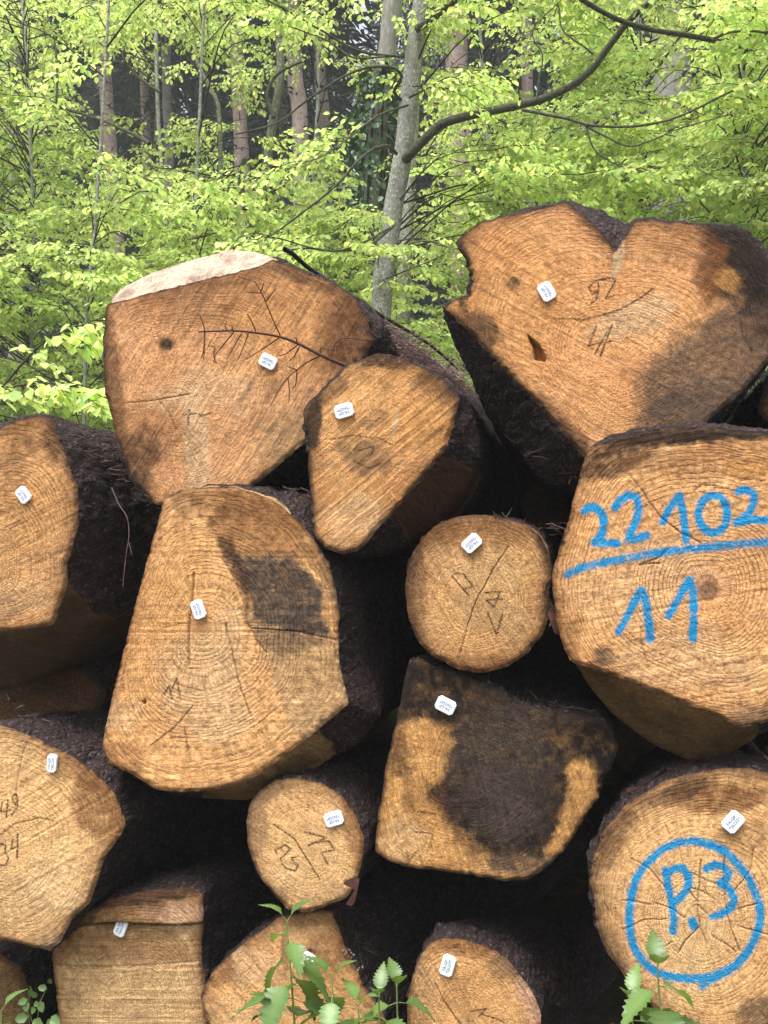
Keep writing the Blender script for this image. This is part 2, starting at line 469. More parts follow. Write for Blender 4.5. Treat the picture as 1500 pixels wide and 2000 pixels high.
LENGTH = 4.2
logs = {}
def make_log(key, label, P, Y0, pith, base, center=None, shoulder=None, sh_d=0.12, spacing=8.5, stains=(), cuts=(), marks=(), paint=(),
             cracks=(), holes=(), tagspec=None, rim=('black', 14, 0.8), saw=20, step=None, rough=2.0, seed=None, length=LENGTH, ring_mix=0.6,
             rag=(), drift=(0.0, 0.0), shrink=0.0, ringvis=0.7, sawvis=0.5, grime=0.5):
    seed = seed if seed is not None else (len(logs) + 1) * 3.7
    P = np.asarray(P, float)
    if center is None:
        center = ((P[:, 0].min() + P[:, 0].max()) / 2, (P[:, 1].min() + P[:, 1].max()) / 2)
    c = np.asarray(center, float)
    size = math.sqrt((np.ptp(P[:, 0])) * (np.ptp(P[:, 1]))) / 2
    nth = int(np.clip(size * 2.15, 250, 580)); nr = int(np.clip(size / 2.65, 48, 108))
    th = np.linspace(0, 2 * np.pi, nth, endpoint=False)
    R = ray_R(c, P, th)
    R = circ_smooth(R, 0.9)
    nz = fbm(np.cos(th) * size / 16 + seed, np.sin(th) * size / 16, seed, 4, 0.62)
    R = R + rough * nz * 1.6
    for (a0, a1, amp) in rag:                       # ragged, torn stretches of the rim
        da = (np.degrees(th) - a0) % 360
        w = sstep(0, 6, da) * sstep(0, 6, (a1 - a0) % 360 - da)
        R = R + w * amp * fbm(np.cos(th) * size / 7 + seed, np.sin(th) * size / 7, seed + 9, 4, 0.7)
    # ---- the sawn face: polar sheet
    t = (np.arange(1, nr + 1) / nr)
    TT, HH = np.meshgrid(t, th, indexing='ij')
    PX = c[0] + TT * R[None] * np.cos(HH); PY = c[1] + TT * R[None] * np.sin(HH)
    PX = np.concatenate([[c[0]], PX.ravel()]); PY = np.concatenate([[c[1]], PY.ravel()])
    X, Y = PX, PY
    # distance to the rim
    ox, oy = c[0] + R * np.cos(th), c[1] + R * np.sin(th)
    rd = np.full(X.shape, 1e9)
    st = max(1, nth // 300)
    for i in range(0, nth, st):
        rd = np.minimum(rd, (X - ox[i]) ** 2 + (Y - oy[i]) ** 2)
    rd = np.sqrt(rd)
    # growth rings follow the pith and, towards the rim, the outline
    pt = np.asarray(pith, float)
    ph = np.arctan2(Y - pt[1], X - pt[0]); pr = np.hypot(X - pt[0], Y - pt[1])
    th2 = np.linspace(-np.pi, np.pi, 361)
    Rp = ray_R(pt, np.stack([ox, oy], 1), th2)
    Rp[-1] = Rp[0]
    ok = Rp > 1
    Rp = np.interp(th2, th2[ok], Rp[ok])
    Rp = circ_smooth(Rp[:-1], 9); Rp = np.append(Rp, Rp[0]); mR = Rp.mean()
    rr = pr / np.interp(ph, th2, Rp)
    ring = (1 - ring_mix) * pr + ring_mix * rr * mR
    ring = ring + 7 * fbm(X / 90 + seed, Y / 90, seed, 3) + 1.4 * fbm(X / 18, Y / 18 + seed, 2, 2)
    ring_u = ring / spacing
    ring_u = ring_u + 0.9 * np.sin(ring_u * 0.37 + seed) + 0.5 * np.sin(ring_u * 0.9)      # uneven years
    # ---- colour of the wood
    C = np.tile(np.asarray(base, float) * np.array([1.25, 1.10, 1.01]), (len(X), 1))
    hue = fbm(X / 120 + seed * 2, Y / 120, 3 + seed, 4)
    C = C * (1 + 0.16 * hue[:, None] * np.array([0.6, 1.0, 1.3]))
    ang = math.radians(saw)
    su = (X * -math.sin(ang) + Y * math.cos(ang))
    sa = (X * math.cos(ang) + Y * math.sin(ang))
    C = C * (1 + 0.07 * fbm(su / 14 + seed, X * 0 + 2.2, 0, 3)[:, None])
    # weathering: greyed patches and dirty smears along the saw's path
    gm = (0.08 + 0.42 * grime) * sstep(-0.05, 0.55, fbm(X / 150 + seed * 3, Y / 150, seed, 5, 0.6))
    C = C * (1 - gm[:, None]) + np.array([0.24, 0.155, 0.085]) * gm[:, None]
    dm = grime * 0.75 * sstep(0.12, 0.5, fbm(sa / 95 + seed, su / 17, seed + 4, 5, 0.62))
    C = C * (1 - dm[:, None]) + np.array([0.13, 0.07, 0.035]) * dm[:, None]
    lm = 0.45 * sstep(0.1, 0.5, fbm(X / 110 - seed, Y / 110 + 7, seed + 8, 4, 0.6))
    C = C * (1 - lm[:, None]) + np.clip(C * np.array([1.22, 1.3, 1.5]), 0, 0.8) * lm[:, None]
    stain = np.zeros(len(X))
    rw = rd + 5 * fbm(X / 24, Y / 24, seed, 4, 0.6) * rim[1] / 14
    rim = (rim[0], rim[1] * 1.3, min(0.95, rim[2] + 0.12))
    rk = rim[2] * (1 - sstep(0, rim[1], rw))
    rk2 = 0.5 * (1 - sstep(0, rim[1] * 3.2, rw))
    C = C * (1 - rk2[:, None]) + np.asarray(COLS['brown']) * rk2[:, None]
    C = C * (1 - rk[:, None]) + np.asarray(COLS[rim[0]]) * rk[:, None]
    stain = np.maximum(stain, rk)
    for k, s in enumerate(stains):
        if isinstance(s[1], (list, tuple)):
            kind, poly, strength, amp, soft = s
            sd = seg_dist(X, Y, list(poly) + [poly[0]]) * np.where(in_poly(X, Y, poly), 1, -1)
            sd = sd + amp * fbm(X / 22 + k, Y / 22, seed, 5, 0.65)
            m_ = np.clip(strength * sstep(-soft, soft, sd) * (1 + 0.3 * fbm(X / 13 + k, Y / 13, seed, 4, 0.65)), 0, 1)
            C = C * (1 - m_[:, None]) + np.asarray(COLS[kind]) * m_[:, None]
            stain = np.where(kind in ('pale', 'orange', 'white', 'tan'), stain * (1 - m_), np.maximum(stain, m_))
            continue
        kind, cx, cy, rx, ry, rot, strength = s[:7]
        rough_s = (s[7] if len(s) > 7 else 0.5) * 1.35; soft = s[8] if len(s) > 8 else 0.3
        m_ = strength * ell(X, Y, cx, cy, rx, ry, rot, seed + k * 1.3, rough_s, soft)
        mott = 1.0 + 0.55 * fbm(X / 11 + k, Y / 11, seed, 4, 0.65)
        m_ = np.clip(m_ * (mott if strength < 0.9 else 1), 0, 1)
        C = C * (1 - m_[:, None]) + np.asarray(COLS[kind]) * m_[:, None]
        stain = np.where(kind in ('pale', 'orange', 'white'), stain * (1 - m_), np.maximum(stain, m_))
    # ---- marks
    mk = np.zeros(len(X)); dep = np.zeros(len(X)); pa = np.zeros(len(X))
    wx = 2.2 * fbm(X / 13, Y / 13, seed, 3); wy = 2.2 * fbm(X / 13 + 40, Y / 13, seed, 3)
    for w, pts in marks:
        d = seg_dist(X + 0.25 * wx, Y + 0.25 * wy, pts)
        mk = np.maximum(mk, 0.95 * (1 - sstep(w * 0.3, w * 0.65 + 1.2, d)))
    for w, pts in cracks:
        d = seg_dist(X + wx, Y + wy, pts)
        q = 1 - sstep(w * 0.2, w * 0.5 + 1.2, d)
        mk = np.maximum(mk, min(0.62, 0.26 + 0.18 * w) * q); dep = np.maximum(dep, q * 0.0011 * min(w, 3))  # dark tone in the cracks covers dirt and the shade inside
    for w, al, pts in paint:
        d = seg_dist(X + 0.5 * wx, Y + 0.5 * wy, pts)
        pa = np.maximum(pa, al * (1 - sstep(w * 0.20, w * 0.31 + 7.5, d)) + 0.30 * (1 - sstep(w * 0.35, w * 0.5 + 14, d)))
    pa = pa * (0.86 + 0.45 * fbm(X / 12, Y / 12, seed + 2, 4, 0.65))
    for d_, poly in holes:
        inside = in_poly(X + wx, Y + wy, poly)
        q = np.where(inside, sstep(0, 5, seg_dist(X + wx, Y + wy, list(poly) + [poly[0]])), 0)
        dep = np.maximum(dep, q * d_)
        C = C * (1 - 0.5 * q[:, None]) + np.asarray(COLS['orange']) * 0.5 * q[:, None]
    # ---- relief of the face
    rel = 0.0035 * fbm(X / 110, Y / 110, seed, 3) + 0.0010 * fbm(X / 16, Y / 16, seed, 3) + 0.0007 * fbm(su / 5, X * 0, seed, 2)
    rel = rel + 0.006 * (1 - sstep(0, 9, rd)) * (0.6 + 0.8 * fbm(X / 12, Y / 12, seed + 5, 3))
    if step is not None:
        for (pts, dd) in step:
            inside = in_poly(X + 1.5 * wx, Y + 1.5 * wy, pts)
            q = np.where(inside, sstep(0, 5, seg_dist(X + 1.5 * wx, Y + 1.5 * wy, list(pts) + [pts[0]])), 0)
            rel = rel + dd * q
    W = px2w(X, Y, Y0)
    W[:, 1] += rel + dep
    org = px2w(c[0], c[1], Y0); org[2] = W[:, 2].min()
    j = np.arange(nth); j2 = (j + 1) % nth
    fan = np.stack([np.zeros(nth, int), 1 + j2, 1 + j], -1)
    i = (np.arange(nr - 1)[:, None] * nth) + 1
    quads = np.stack([i + j, i + j2, i + nth + j2, i + nth + j], -1).reshape(-1, 4)
    root = thing('log', label, 'log', org, 'felled spruce logs in the pile')
    me = make_mesh('cut_face', W - org, [fan, quads],
                   {'col': np.clip(C, 0.01, 0.95), 'ring': ring_u, 'saw': su * 0.001, 'ringvis': np.full(len(X), ringvis), 'sawvis': np.full(len(X), sawvis), 'sawdir': np.stack([su / 5.5, sa / 75, X * 0 + seed], 1), 'dash': np.stack([np.cos(ph) * 15, np.sin(ph) * 15, ring_u * 1.25], 1), 'radial': np.stack([np.cos(ph) * 26, np.sin(ph) * 26, pr / 34], 1), 'paint': np.clip(pa, 0, 1), 'mark': np.clip(mk, 0, 1), 'stain': np.clip(stain, 0, 1)})
    face = obj('cut_face', me, M_WOOD, root)
    # ---- the body of the log
    nb = int(np.clip(size * 1.2, 180, 290))
    tb = np.linspace(0, 2 * np.pi, nb, endpoint=False)
    Rb = np.interp(tb, np.append(th, 2 * np.pi), np.append(R, R[0]))
    r0 = px2w(c[0] + Rb * np.cos(tb), c[1] + Rb * np.sin(tb), Y0)
    relr = np.interp(tb, np.append(th, 2 * np.pi), np.append(rel[-nth:], rel[-nth]))
    cw = px2w(c[0], c[1], Y0)
    s = np.concatenate([[0, 0.0025, 0.007, 0.013], np.arange(0.022, 0.62, 0.0125), np.linspace(0.65, 1.4, 14), np.linspace(1.6, length, 12)])
    if shoulder is not None:
        S = np.asarray(shoulder, float)
        Rs = circ_smooth(ray_R(c, S, tb), 1.0)
        r1 = px2w(c[0] + Rs * np.cos(tb), c[1] + Rs * np.sin(tb), Y0 + sh_d)
    else:
        r1 = r0 + np.array([0, sh_d, 0])
    rad1 = np.stack([r1[:, 0] - cw[0], r1[:, 2] - cw[2]], 1)
    rl = np.hypot(rad1[:, 0], rad1[:, 1])
    sm = circ_smooth(rl, nb * 0.05)
    sm2 = circ_smooth(rl, nb * 0.16)
    rings = []
    dirs = rad1 / rl[:, None]
    for sv in s:
        if sv <= sh_d:
            q = sv / sh_d
            p = r0 * (1 - q) + r1 * q
        else:
            q = sstep(sh_d, 1.1, sv)
            q1 = sstep(sh_d, 0.45, sv)
            rv = (rl * (1 - q1) + sm * q1) * (1 - q) + sm2 * q
            rv = rv * (1 - 0.03 * max(0, sv - 0.3) / 4)
            rv = rv * (1 - shrink * sstep(sh_d, 0.75, sv))
            p = np.stack([cw[0] + dirs[:, 0] * rv + drift[0] * (sv - sh_d), np.full(nb, Y0 + sv), cw[2] + dirs[:, 1] * rv + drift[1] * (sv - sh_d)], 1)
        p[:, 1] = Y0 + sv + relr * max(0, 1 - sv / 0.02)
        rings.append(p)
    B = np.stack(rings)                                            # (ns, nb, 3)
    SS = np.repeat(s[:, None], nb, 1); TH = np.repeat(tb[None], len(s), 0)
    cutm = np.zeros_like(SS); ccol = np.tile(np.array([0.28, 0.16, 0.07]), (len(s), nb, 1))
    for (a0, a1, dd, ckind) in cuts:
        da = (np.degrees(TH) - a0) % 360
        span = (a1 - a0) % 360
        jit = 7 * fbm(SS * 9 + seed, TH * 3, seed, 4)
        w = sstep(0, 5, da + jit) * sstep(0, 5, span - da + jit) * (da < 350) * (1 - sstep(dd * 0.5, dd, SS + 0.05 * fbm(np.cos(TH) * 6 + seed, np.sin(TH) * 6, SS * 6)))
        cutm = np.maximum(cutm, w)
        ccol = ccol * (1 - w[..., None]) + np.asarray(COLS[ckind] if isinstance(ckind, str) else ckind) * w[..., None]
    # bark plates stand proud, wood facets stay nearly flat
    bx, by, bz = B[..., 0], B[..., 1], B[..., 2]
    plates = np.abs(vnoise(bx * 62, by * 26 + seed, bz * 62)) ** 0.6
    lump = fbm(bx * 16, by * 9 + seed, bz * 16, 4, 0.6)
    bark = -0.003 + 0.010 * plates + 0.008 * lump
    bark = bark * (1 - 0.93 * np.clip(cutm * 1.4, 0, 1)) * sstep(0.0, 0.010, SS) + 0.0012 * lump
    bark = bark * np.where(SS == 0, 0.0, 1.0)
    nrm = np.stack([np.repeat(dirs[None, :, 0], len(s), 0), np.zeros_like(SS), np.repeat(dirs[None, :, 1], len(s), 0)], -1)
    B = B + nrm * bark[..., None]
    Vb = B.reshape(-1, 3)
    end = np.array([[cw[0] + drift[0] * (length - sh_d), Y0 + length, cw[2] + drift[1] * (length - sh_d)]])
    Vb = np.concatenate([Vb, end])
    jj = np.arange(nb); jn = (jj + 1) % nb
    ii = np.arange(len(s) - 1)[:, None] * nb
    Q = np.stack([ii + jj, ii + jn, ii + nb + jn, ii + nb + jj], -1).reshape(-1, 4)[:, ::-1]
    last = (len(s) - 1) * nb
    fan2 = np.stack([last + jj, last + jn, np.full(nb, len(Vb) - 1)], -1)[:, ::-1]
    body = obj('bark', make_mesh('bark', Vb - org, [Q, fan2],
               {'cut': np.append(cutm.ravel(), 1.0), 'ccol': np.concatenate([ccol.reshape(-1, 3), [[0.3, 0.18, 0.08]]])}), M_BARK, root)
    logs[key] = dict(root=root, Y0=Y0, org=org, c=c)
    if tagspec: add_tag(root, org, Y0, *tagspec)
    return root

def text_mesh(body, size):
    cu = bpy.data.curves.new('lettering', 'FONT')
    cu.body = body; cu.size = size; cu.align_x = 'CENTER'; cu.align_y = 'CENTER'; cu.resolution_u = 2
    cu.space_line = 0.95; cu.offset = size * 0.012
    o = bpy.data.objects.new('tmp', cu); col.objects.link(o)
    dg = bpy.context.evaluated_depsgraph_get(); dg.update()
    me = bpy.data.meshes.new_from_object(o.evaluated_get(dg))
    bpy.data.objects.remove(o); bpy.data.curves.remove(cu)
    return me

def add_tag(root, org, Y0, x, y, deg, number, w=0.0385, h=0.0285, lip=False, tilt=0.0):
    """small plastic number plate hammered into the wood; deg = reading direction of its text"""
    p = px2w(x, y, Y0); p[1] -= 0.0055
    ch = 0.005
    out = [(-w / 2 + ch, -h / 2), (w / 2 - ch, -h / 2), (w / 2, -h / 2 + ch), (w / 2, h / 2 - ch), (w / 2 - ch, h / 2), (-w / 2 + ch, h / 2), (-w / 2, h / 2 - ch), (-w / 2, -h / 2 + ch)]
    n = len(out)
    inset = [(a * 0.93, b * 0.91) for a, b in out]
    V = [(a, b, -0.004) for a, b in out] + [(a, b, 0.0012) for a, b in out] + [(a, b, 0.0020) for a, b in inset]
    Fq = [(k, (k + 1) % n, n + (k + 1) % n, n + k) for k in range(n)] + [(n + k, n + (k + 1) % n, 2 * n + (k + 1) % n, 2 * n + k) for k in range(n)]
    o8 = [tuple(range(2 * n, 3 * n))]; T4 = list(Fq)
    me = make_mesh('number_tag', np.array(V), [np.array(T4), np.array(o8)], smooth=False)
    o = obj('number_tag', me, M_TAG, root)
    o.location = Vector((p - org).tolist())
    # local x = text direction, local z towards the viewer (-Y)
    o.rotation_euler = (Matrix.Rotation(math.pi / 2, 4, 'X') @ Matrix.Rotation(math.radians(deg), 4, 'Z') @ Matrix.Rotation(math.radians(tilt), 4, 'Y')).to_euler()
    tm = text_mesh('FA-GP\n*%s*' % number, 0.0082)
    t_ = obj('lettering', tm, M_INK, o)
    t_.location = (0, 0.0005, 0.0023)

def zz(seq, ox, oy, s):                                  # strokes noted in enlarged-crop units
    return [(ox + a / s, oy + b / s) for a, b in seq]
def r4(*p): return zz(p, 750, 350, 2)
def r5(*p): return zz(p, 0, 900, 2)
def r6(*p): return zz(p, 750, 800, 2)
def r7(*p): return zz(p, 0, 1450, 2)
def r8(*p): return zz(p, 750, 1450, 2)
def r3(*p): return zz(p, 0, 450, 2)
def pz(*p): return zz(p, 1180, 1560, 4.6875)
def nz_(*p): return zz(p, 1080, 900, 3.571)

# A: upper left, slanting top
make_log('A', 'big log at upper left with a pale slanting cut along its top', [
    (207, 595), (350, 557), (500, 521), (530, 505), (560, 514), (600, 532), (650, 552), (690, 580), (716, 620), (728, 665), (705, 722), (660, 782),
    (600, 860), (515, 932), (480, 962), (400, 1000), (300, 985), (250, 930), (222, 840), (203, 760), (199, 670)],
    2.00, (330, 790), (0.54, 0.315, 0.155), center=(440, 745), sh_d=0.11,
    shoulder=[(214, 586), (240, 562), (300, 532), (380, 506), (455, 488), (500, 492), (545, 508), (610, 540), (660, 562), (715, 596), (752, 640), (765, 690), (740, 760), (690, 830), (620, 900),
              (540, 950), (440, 1000), (340, 990), (285, 930), (262, 850), (248, 770), (240, 690), (226, 620)],
    cuts=[(210, 294, 0.5, (0.48, 0.36, 0.275)), (60, 140, 0.3, 'dark')], ringvis=0.5, sawvis=0.9, grime=0.6, drift=(0.03, 0.035), spacing=7.0, saw=-58, rim=('black', 10, 0.75),
    stains=[('brown', 470, 560, 200, 60, -15, 0.35), ('orange', 560, 650, 110, 100, 0, 0.45), ('dark', 700, 640, 52, 120, 12, 0.85, 0.35, 0.4), ('brown', 655, 640, 40, 130, 8, 0.5), ('black', 255, 905, 50, 75, 30, 0.75),
            ('dark', 220, 760, 22, 150, -5, 0.6), ('pale', 384, 870, 26, 105, -4, 0.65, 0.25, 0.35), ('pale', 330, 780, 40, 26, 0, 0.35), ('pale', 425, 760, 70, 50, 0, 0.35), ('black', 325, 672, 20, 15, 0, 0.85, 0.5, 0.5),
            ('brown', 455, 590, 8, 70, 32, 0.5), ('brown', 300, 850, 90, 60, 20, 0.3), ('dark', 610, 545, 90, 20, 22, 0.6), ('tan', 560, 860, 60, 60, 0, 0.4)],
    cracks=[(1.6, [(240, 788), (300, 782), (370, 770)]), (1.4, [(305, 775), (330, 805), (345, 840)])],
    marks=[(2.2, r3((800, 445), (795, 500))), (2.2, r3((815, 450), (840, 455), (835, 490), (845, 520))), (2.2, r3((740, 700), (735, 760))), (2.2, r3((715, 720), (770, 715), (790, 725), (830, 712)))],
    tagspec=(525, 707, 152, '26224'))

# B: upper right, notched
make_log('B', 'widest log at upper right with a deep bark notch in its top', [
    (890, 470), (942, 427), (950, 431), (1030, 410), (1107, 392), (1132, 413), (1165, 442), (1195, 478), (1203, 492), (1224, 455), (1237, 432), (1250, 427), (1325, 432),
    (1440, 442), (1475, 470), (1505, 510), (1530, 570), (1532, 640), (1500, 706), (1450, 765), (1380, 825), (1300, 880), (1200, 905), (1140, 893),
    (1095, 840), (1050, 790), (990, 730), (950, 685), (900, 635), (866, 597), (885, 588), (914, 575), (920, 540), (912, 505), (893, 486)],
    1.985, (1215, 725), (0.56, 0.315, 0.14), center=(1185, 670), sh_d=0.12,
    shoulder=[(900, 480), (945, 440), (1030, 412), (1108, 393), (1150, 404), (1190, 420), (1226, 442), (1245, 432), (1330, 437), (1445, 446), (1480, 475), (1512, 515),
              (1532, 575), (1530, 650), (1495, 715), (1445, 780), (1375, 850), (1290, 930), (1200, 965), (1110, 955), (1055, 935), (1005, 870), (955, 795), (915, 725), (880, 660), (863, 602), (905, 588), (922, 545), (915, 510)],
    ringvis=0.6, sawvis=0.4, grime=0.55, spacing=8.3, saw=28, rim=('black', 11, 0.85), rag=[(155, 215, 14), (255, 280, 4)],
    stains=[('orange', 1010, 560, 110, 130, 20, 0.4), ('gray', [(1330, 650), (1420, 590), (1540, 540), (1540, 650), (1455, 770), (1385, 830), (1300, 880), (1255, 820), (1240, 730)], 0.82, 34, 26), ('black', [(1350, 430), (1445, 436), (1515, 505), (1540, 620), (1470, 590), (1420, 540), (1390, 490)], 0.85, 26, 18), ('gray', 1320, 810, 90, 50, -30, 0.6), ('black', 1450, 500, 75, 85, 20, 0.9, 0.5, 0.35), ('black', 1500, 590, 60, 90, 0, 0.7), ('brown', 1390, 535, 28, 65, 10, 0.75),
            ('pale', 1245, 620, 80, 34, -22, 0.6), ('orange', 1420, 545, 30, 22, 0, 0.6), ('dark', 1075, 855, 125, 46, 47, 0.8, 0.4, 0.35), ('black', 935, 645, 46, 34, 30, 0.75), ('black', 905, 540, 14, 70, 0, 0.8),
            ('dark', 1160, 435, 18, 62, -42, 0.75, 0.3, 0.35), ('pale', 1207, 510, 10, 34, 15, 0.8), ('black', 1003, 553, 17, 11, 0, 0.7), ('brown', 1325, 470, 60, 40, 0, 0.35)],
    holes=[(0.03, [(1026, 648), (1040, 660), (1055, 672), (1068, 698), (1066, 708), (1042, 704), (1040, 682)])],
    marks=[(2.6, r4((880, 385), (830, 395), (800, 425), (815, 450), (840, 430), (835, 405))), (2.6, r4((840, 420), (830, 470), (810, 485))), (2.6, r4((850, 395), (890, 385), (905, 395), (880, 440), (865, 465), (900, 455))),
           (2.4, r4((665, 545), (790, 548), (920, 510), (1000, 465), (1050, 428))), (3, r4((830, 575), (800, 650), (890, 630))), (3, r4((890, 570), (845, 690))), (2.4, r4((870, 600), (825, 680)))],
    cracks=[(1.5, [(1260, 430), (1275, 448)]), (2, r4((1390, 540), (1400, 610), (1440, 680)))],
    tagspec=(1068, 571, 119, '26221'))

# D: middle
make_log('D', 'amber log between the two big upper ones, black along its left rim', [
    (590, 805), (600, 785), (630, 758), (672, 717), (700, 701), (740, 690), (790, 699), (835, 720), (865, 740), (885, 763), (898, 776), (891, 810), (882, 840),
    (870, 880), (815, 945), (770, 1000), (742, 1028), (722, 1052), (700, 1076), (670, 1084), (635, 1071), (615, 1050), (607, 1020), (607, 975), (602, 930), (599, 865)],
    1.90, (712, 890), (0.55, 0.325, 0.135), center=(730, 880), sh_d=0.10,
    shoulder=[(600, 810), (640, 765), (680, 725), (710, 708), (750, 697), (800, 706), (845, 726), (880, 750), (912, 785), (925, 830), (930, 890), (905, 960), (860, 1020), (800, 1062), (740, 1083), (690, 1090), (645, 1078), (622, 1050), (618, 980), (612, 870)],
    cuts=[(5, 75, 0.35, 'dark')], ringvis=0.35, sawvis=1.0, grime=0.6, spacing=7.5, saw=-40, rim=('black', 12, 0.8), rag=[(-25, 20, 7)],
    stains=[('black', 612, 830, 17, 62, 8, 0.9, 0.3, 0.3), ('black', 745, 705, 70, 14, 4, 0.7), ('dark', 850, 760, 45, 30, 40, 0.55), ('gray', 712, 890, 48, 36, 0, 0.5, 0.7), ('orange', 820, 830, 60, 55, 0, 0.6), ('gray', 735, 820, 25, 20, 0, 0.4),
            ('pale', 770, 830, 6, 26, 10, 0.6), ('dark', 650, 760, 40, 20, -40, 0.5), ('pale', 690, 1010, 60, 50, 0, 0.3), ('dark', 840, 850, 30, 10, -30, 0.4)],
    marks=[(1.8, [(645, 858), (690, 850), (740, 856), (765, 868)]), (1.8, [(690, 900), (720, 915), (745, 905)]), (2, [(700, 880), (730, 872), (725, 890)])],
    tagspec=(673, 803, 195, '26229'))

# E: 22102 / 11
make_log('E', 'large log at right sprayed in blue with 22102 over 11', [
    (1150, 875), (1200, 855), (1250, 842), (1325, 835), (1400, 833), (1450, 841), (1500, 843), (1600, 872), (1680, 960), (1708, 1100), (1690, 1230), (1620, 1340), (1520, 1405), (1450, 1422),
    (1400, 1400), (1325, 1370), (1250, 1340), (1200, 1320), (1150, 1305), (1112, 1290), (1096, 1250), (1086, 1210), (1076, 1125), (1100, 1050), (1120, 975), (1135, 915)],
    1.86, (1378, 1150), (0.60, 0.365, 0.165), center=(1380, 1120), sh_d=0.14,
    shoulder=[(1155, 872), (1205, 850), (1260, 838), (1330, 831), (1400, 828), (1450, 836), (1500, 838), (1610, 880), (1670, 980), (1690, 1100), (1670, 1230), (1600, 1340), (1520, 1415), (1490, 1435),
              (1430, 1470), (1390, 1492), (1350, 1490), (1275, 1455), (1200, 1400), (1150, 1340), (1118, 1285), (1102, 1240), (1098, 1130), (1115, 1050), (1135, 975), (1145, 915)],
    cuts=[(70, 160, 0.6, (0.21, 0.128, 0.055)), (208, 232, 0.05, (0.75, 0.62, 0.46)), (290, 310, 0.04, (0.7, 0.6, 0.45))], ringvis=1.0, sawvis=0.25, grime=0.35, spacing=9.5, saw=-10, rim=('dark', 9, 0.7), rag=[(255, 300, 4)],
    stains=[('black', 1330, 852, 240, 17, -3, 0.95, 0.6, 0.4), ('dark', 1200, 898, 80, 34, -18, 0.8), ('brown', 1400, 900, 180, 30, 0, 0.5), ('gray', 1182, 1282, 24, 17, 0, 0.75), ('gray', 1490, 1400, 50, 26, 0, 0.6), ('brown', 1384, 1152, 20, 17, 20, 0.85),
            ('pale', 1250, 1130, 120, 90, 0, 0.25), ('pale', 1330, 1290, 130, 60, 0, 0.3), ('brown', 1110, 1230, 26, 60, 0, 0.4), ('orange', 1480, 910, 60, 25, 0, 0.5), ('rose', 1380, 1140, 60, 40, 0, 0.25)],
    cracks=[(2.2, r6((960, 250), (1030, 350), (1080, 420), (1160, 480), (1240, 520))), (2, r6((1210, 320), (1240, 295), (1290, 295), (1320, 305))), (2, r6((1120, 540), (1060, 585), (1000, 605), (1080, 600))), (1.5, r6((1000, 850), (1010, 930), (1030, 990))), (1.6, r6((1390, 280), (1440, 270), (1490, 275)))],
    paint=[(14, 1.0, nz_((222, 345), (250, 322), (295, 325), (340, 360), (355, 420), (348, 490), (322, 540), (290, 568))), (15, 1.0, nz_((288, 572), (350, 572), (448, 580))),
           (14, 1.0, nz_((432, 330), (470, 272), (530, 240), (585, 262), (600, 330), (582, 410), (552, 480), (528, 530))), (15, 1.0, nz_((528, 545), (590, 542), (648, 518))),
           (12, .95, nz_((768, 425), (812, 330), (880, 242))), (13, .95, nz_((880, 242), (905, 340), (915, 450), (930, 550))),
           (14, .95, nz_((1115, 240), (1170, 252), (1208, 310), (1216, 380), (1200, 450), (1160, 495), (1110, 506), (1060, 480), (1025, 430), (1012, 370), (1030, 300), (1070, 255), (1115, 240))),
           (13, .95, nz_((1292, 215), (1350, 195), (1402, 232), (1402, 290), (1372, 350), (1325, 400), (1280, 430))), (14, .95, nz_((1280, 432), (1400, 412), (1500, 415), (1600, 425))),
           (15, .72, nz_((100, 792), (200, 745), (400, 700), (650, 655), (900, 620), (1200, 590), (1500, 565), (1700, 552))),
           (14, 1.0, nz_((462, 1190), (540, 1040), (612, 905))), (15, 1.0, nz_((618, 905), (645, 970), (662, 1090), (680, 1240))),
           (14, .95, nz_((800, 1085), (870, 970), (950, 832))), (14, .95, nz_((955, 835), (978, 900), (982, 1060), (975, 1235)))])

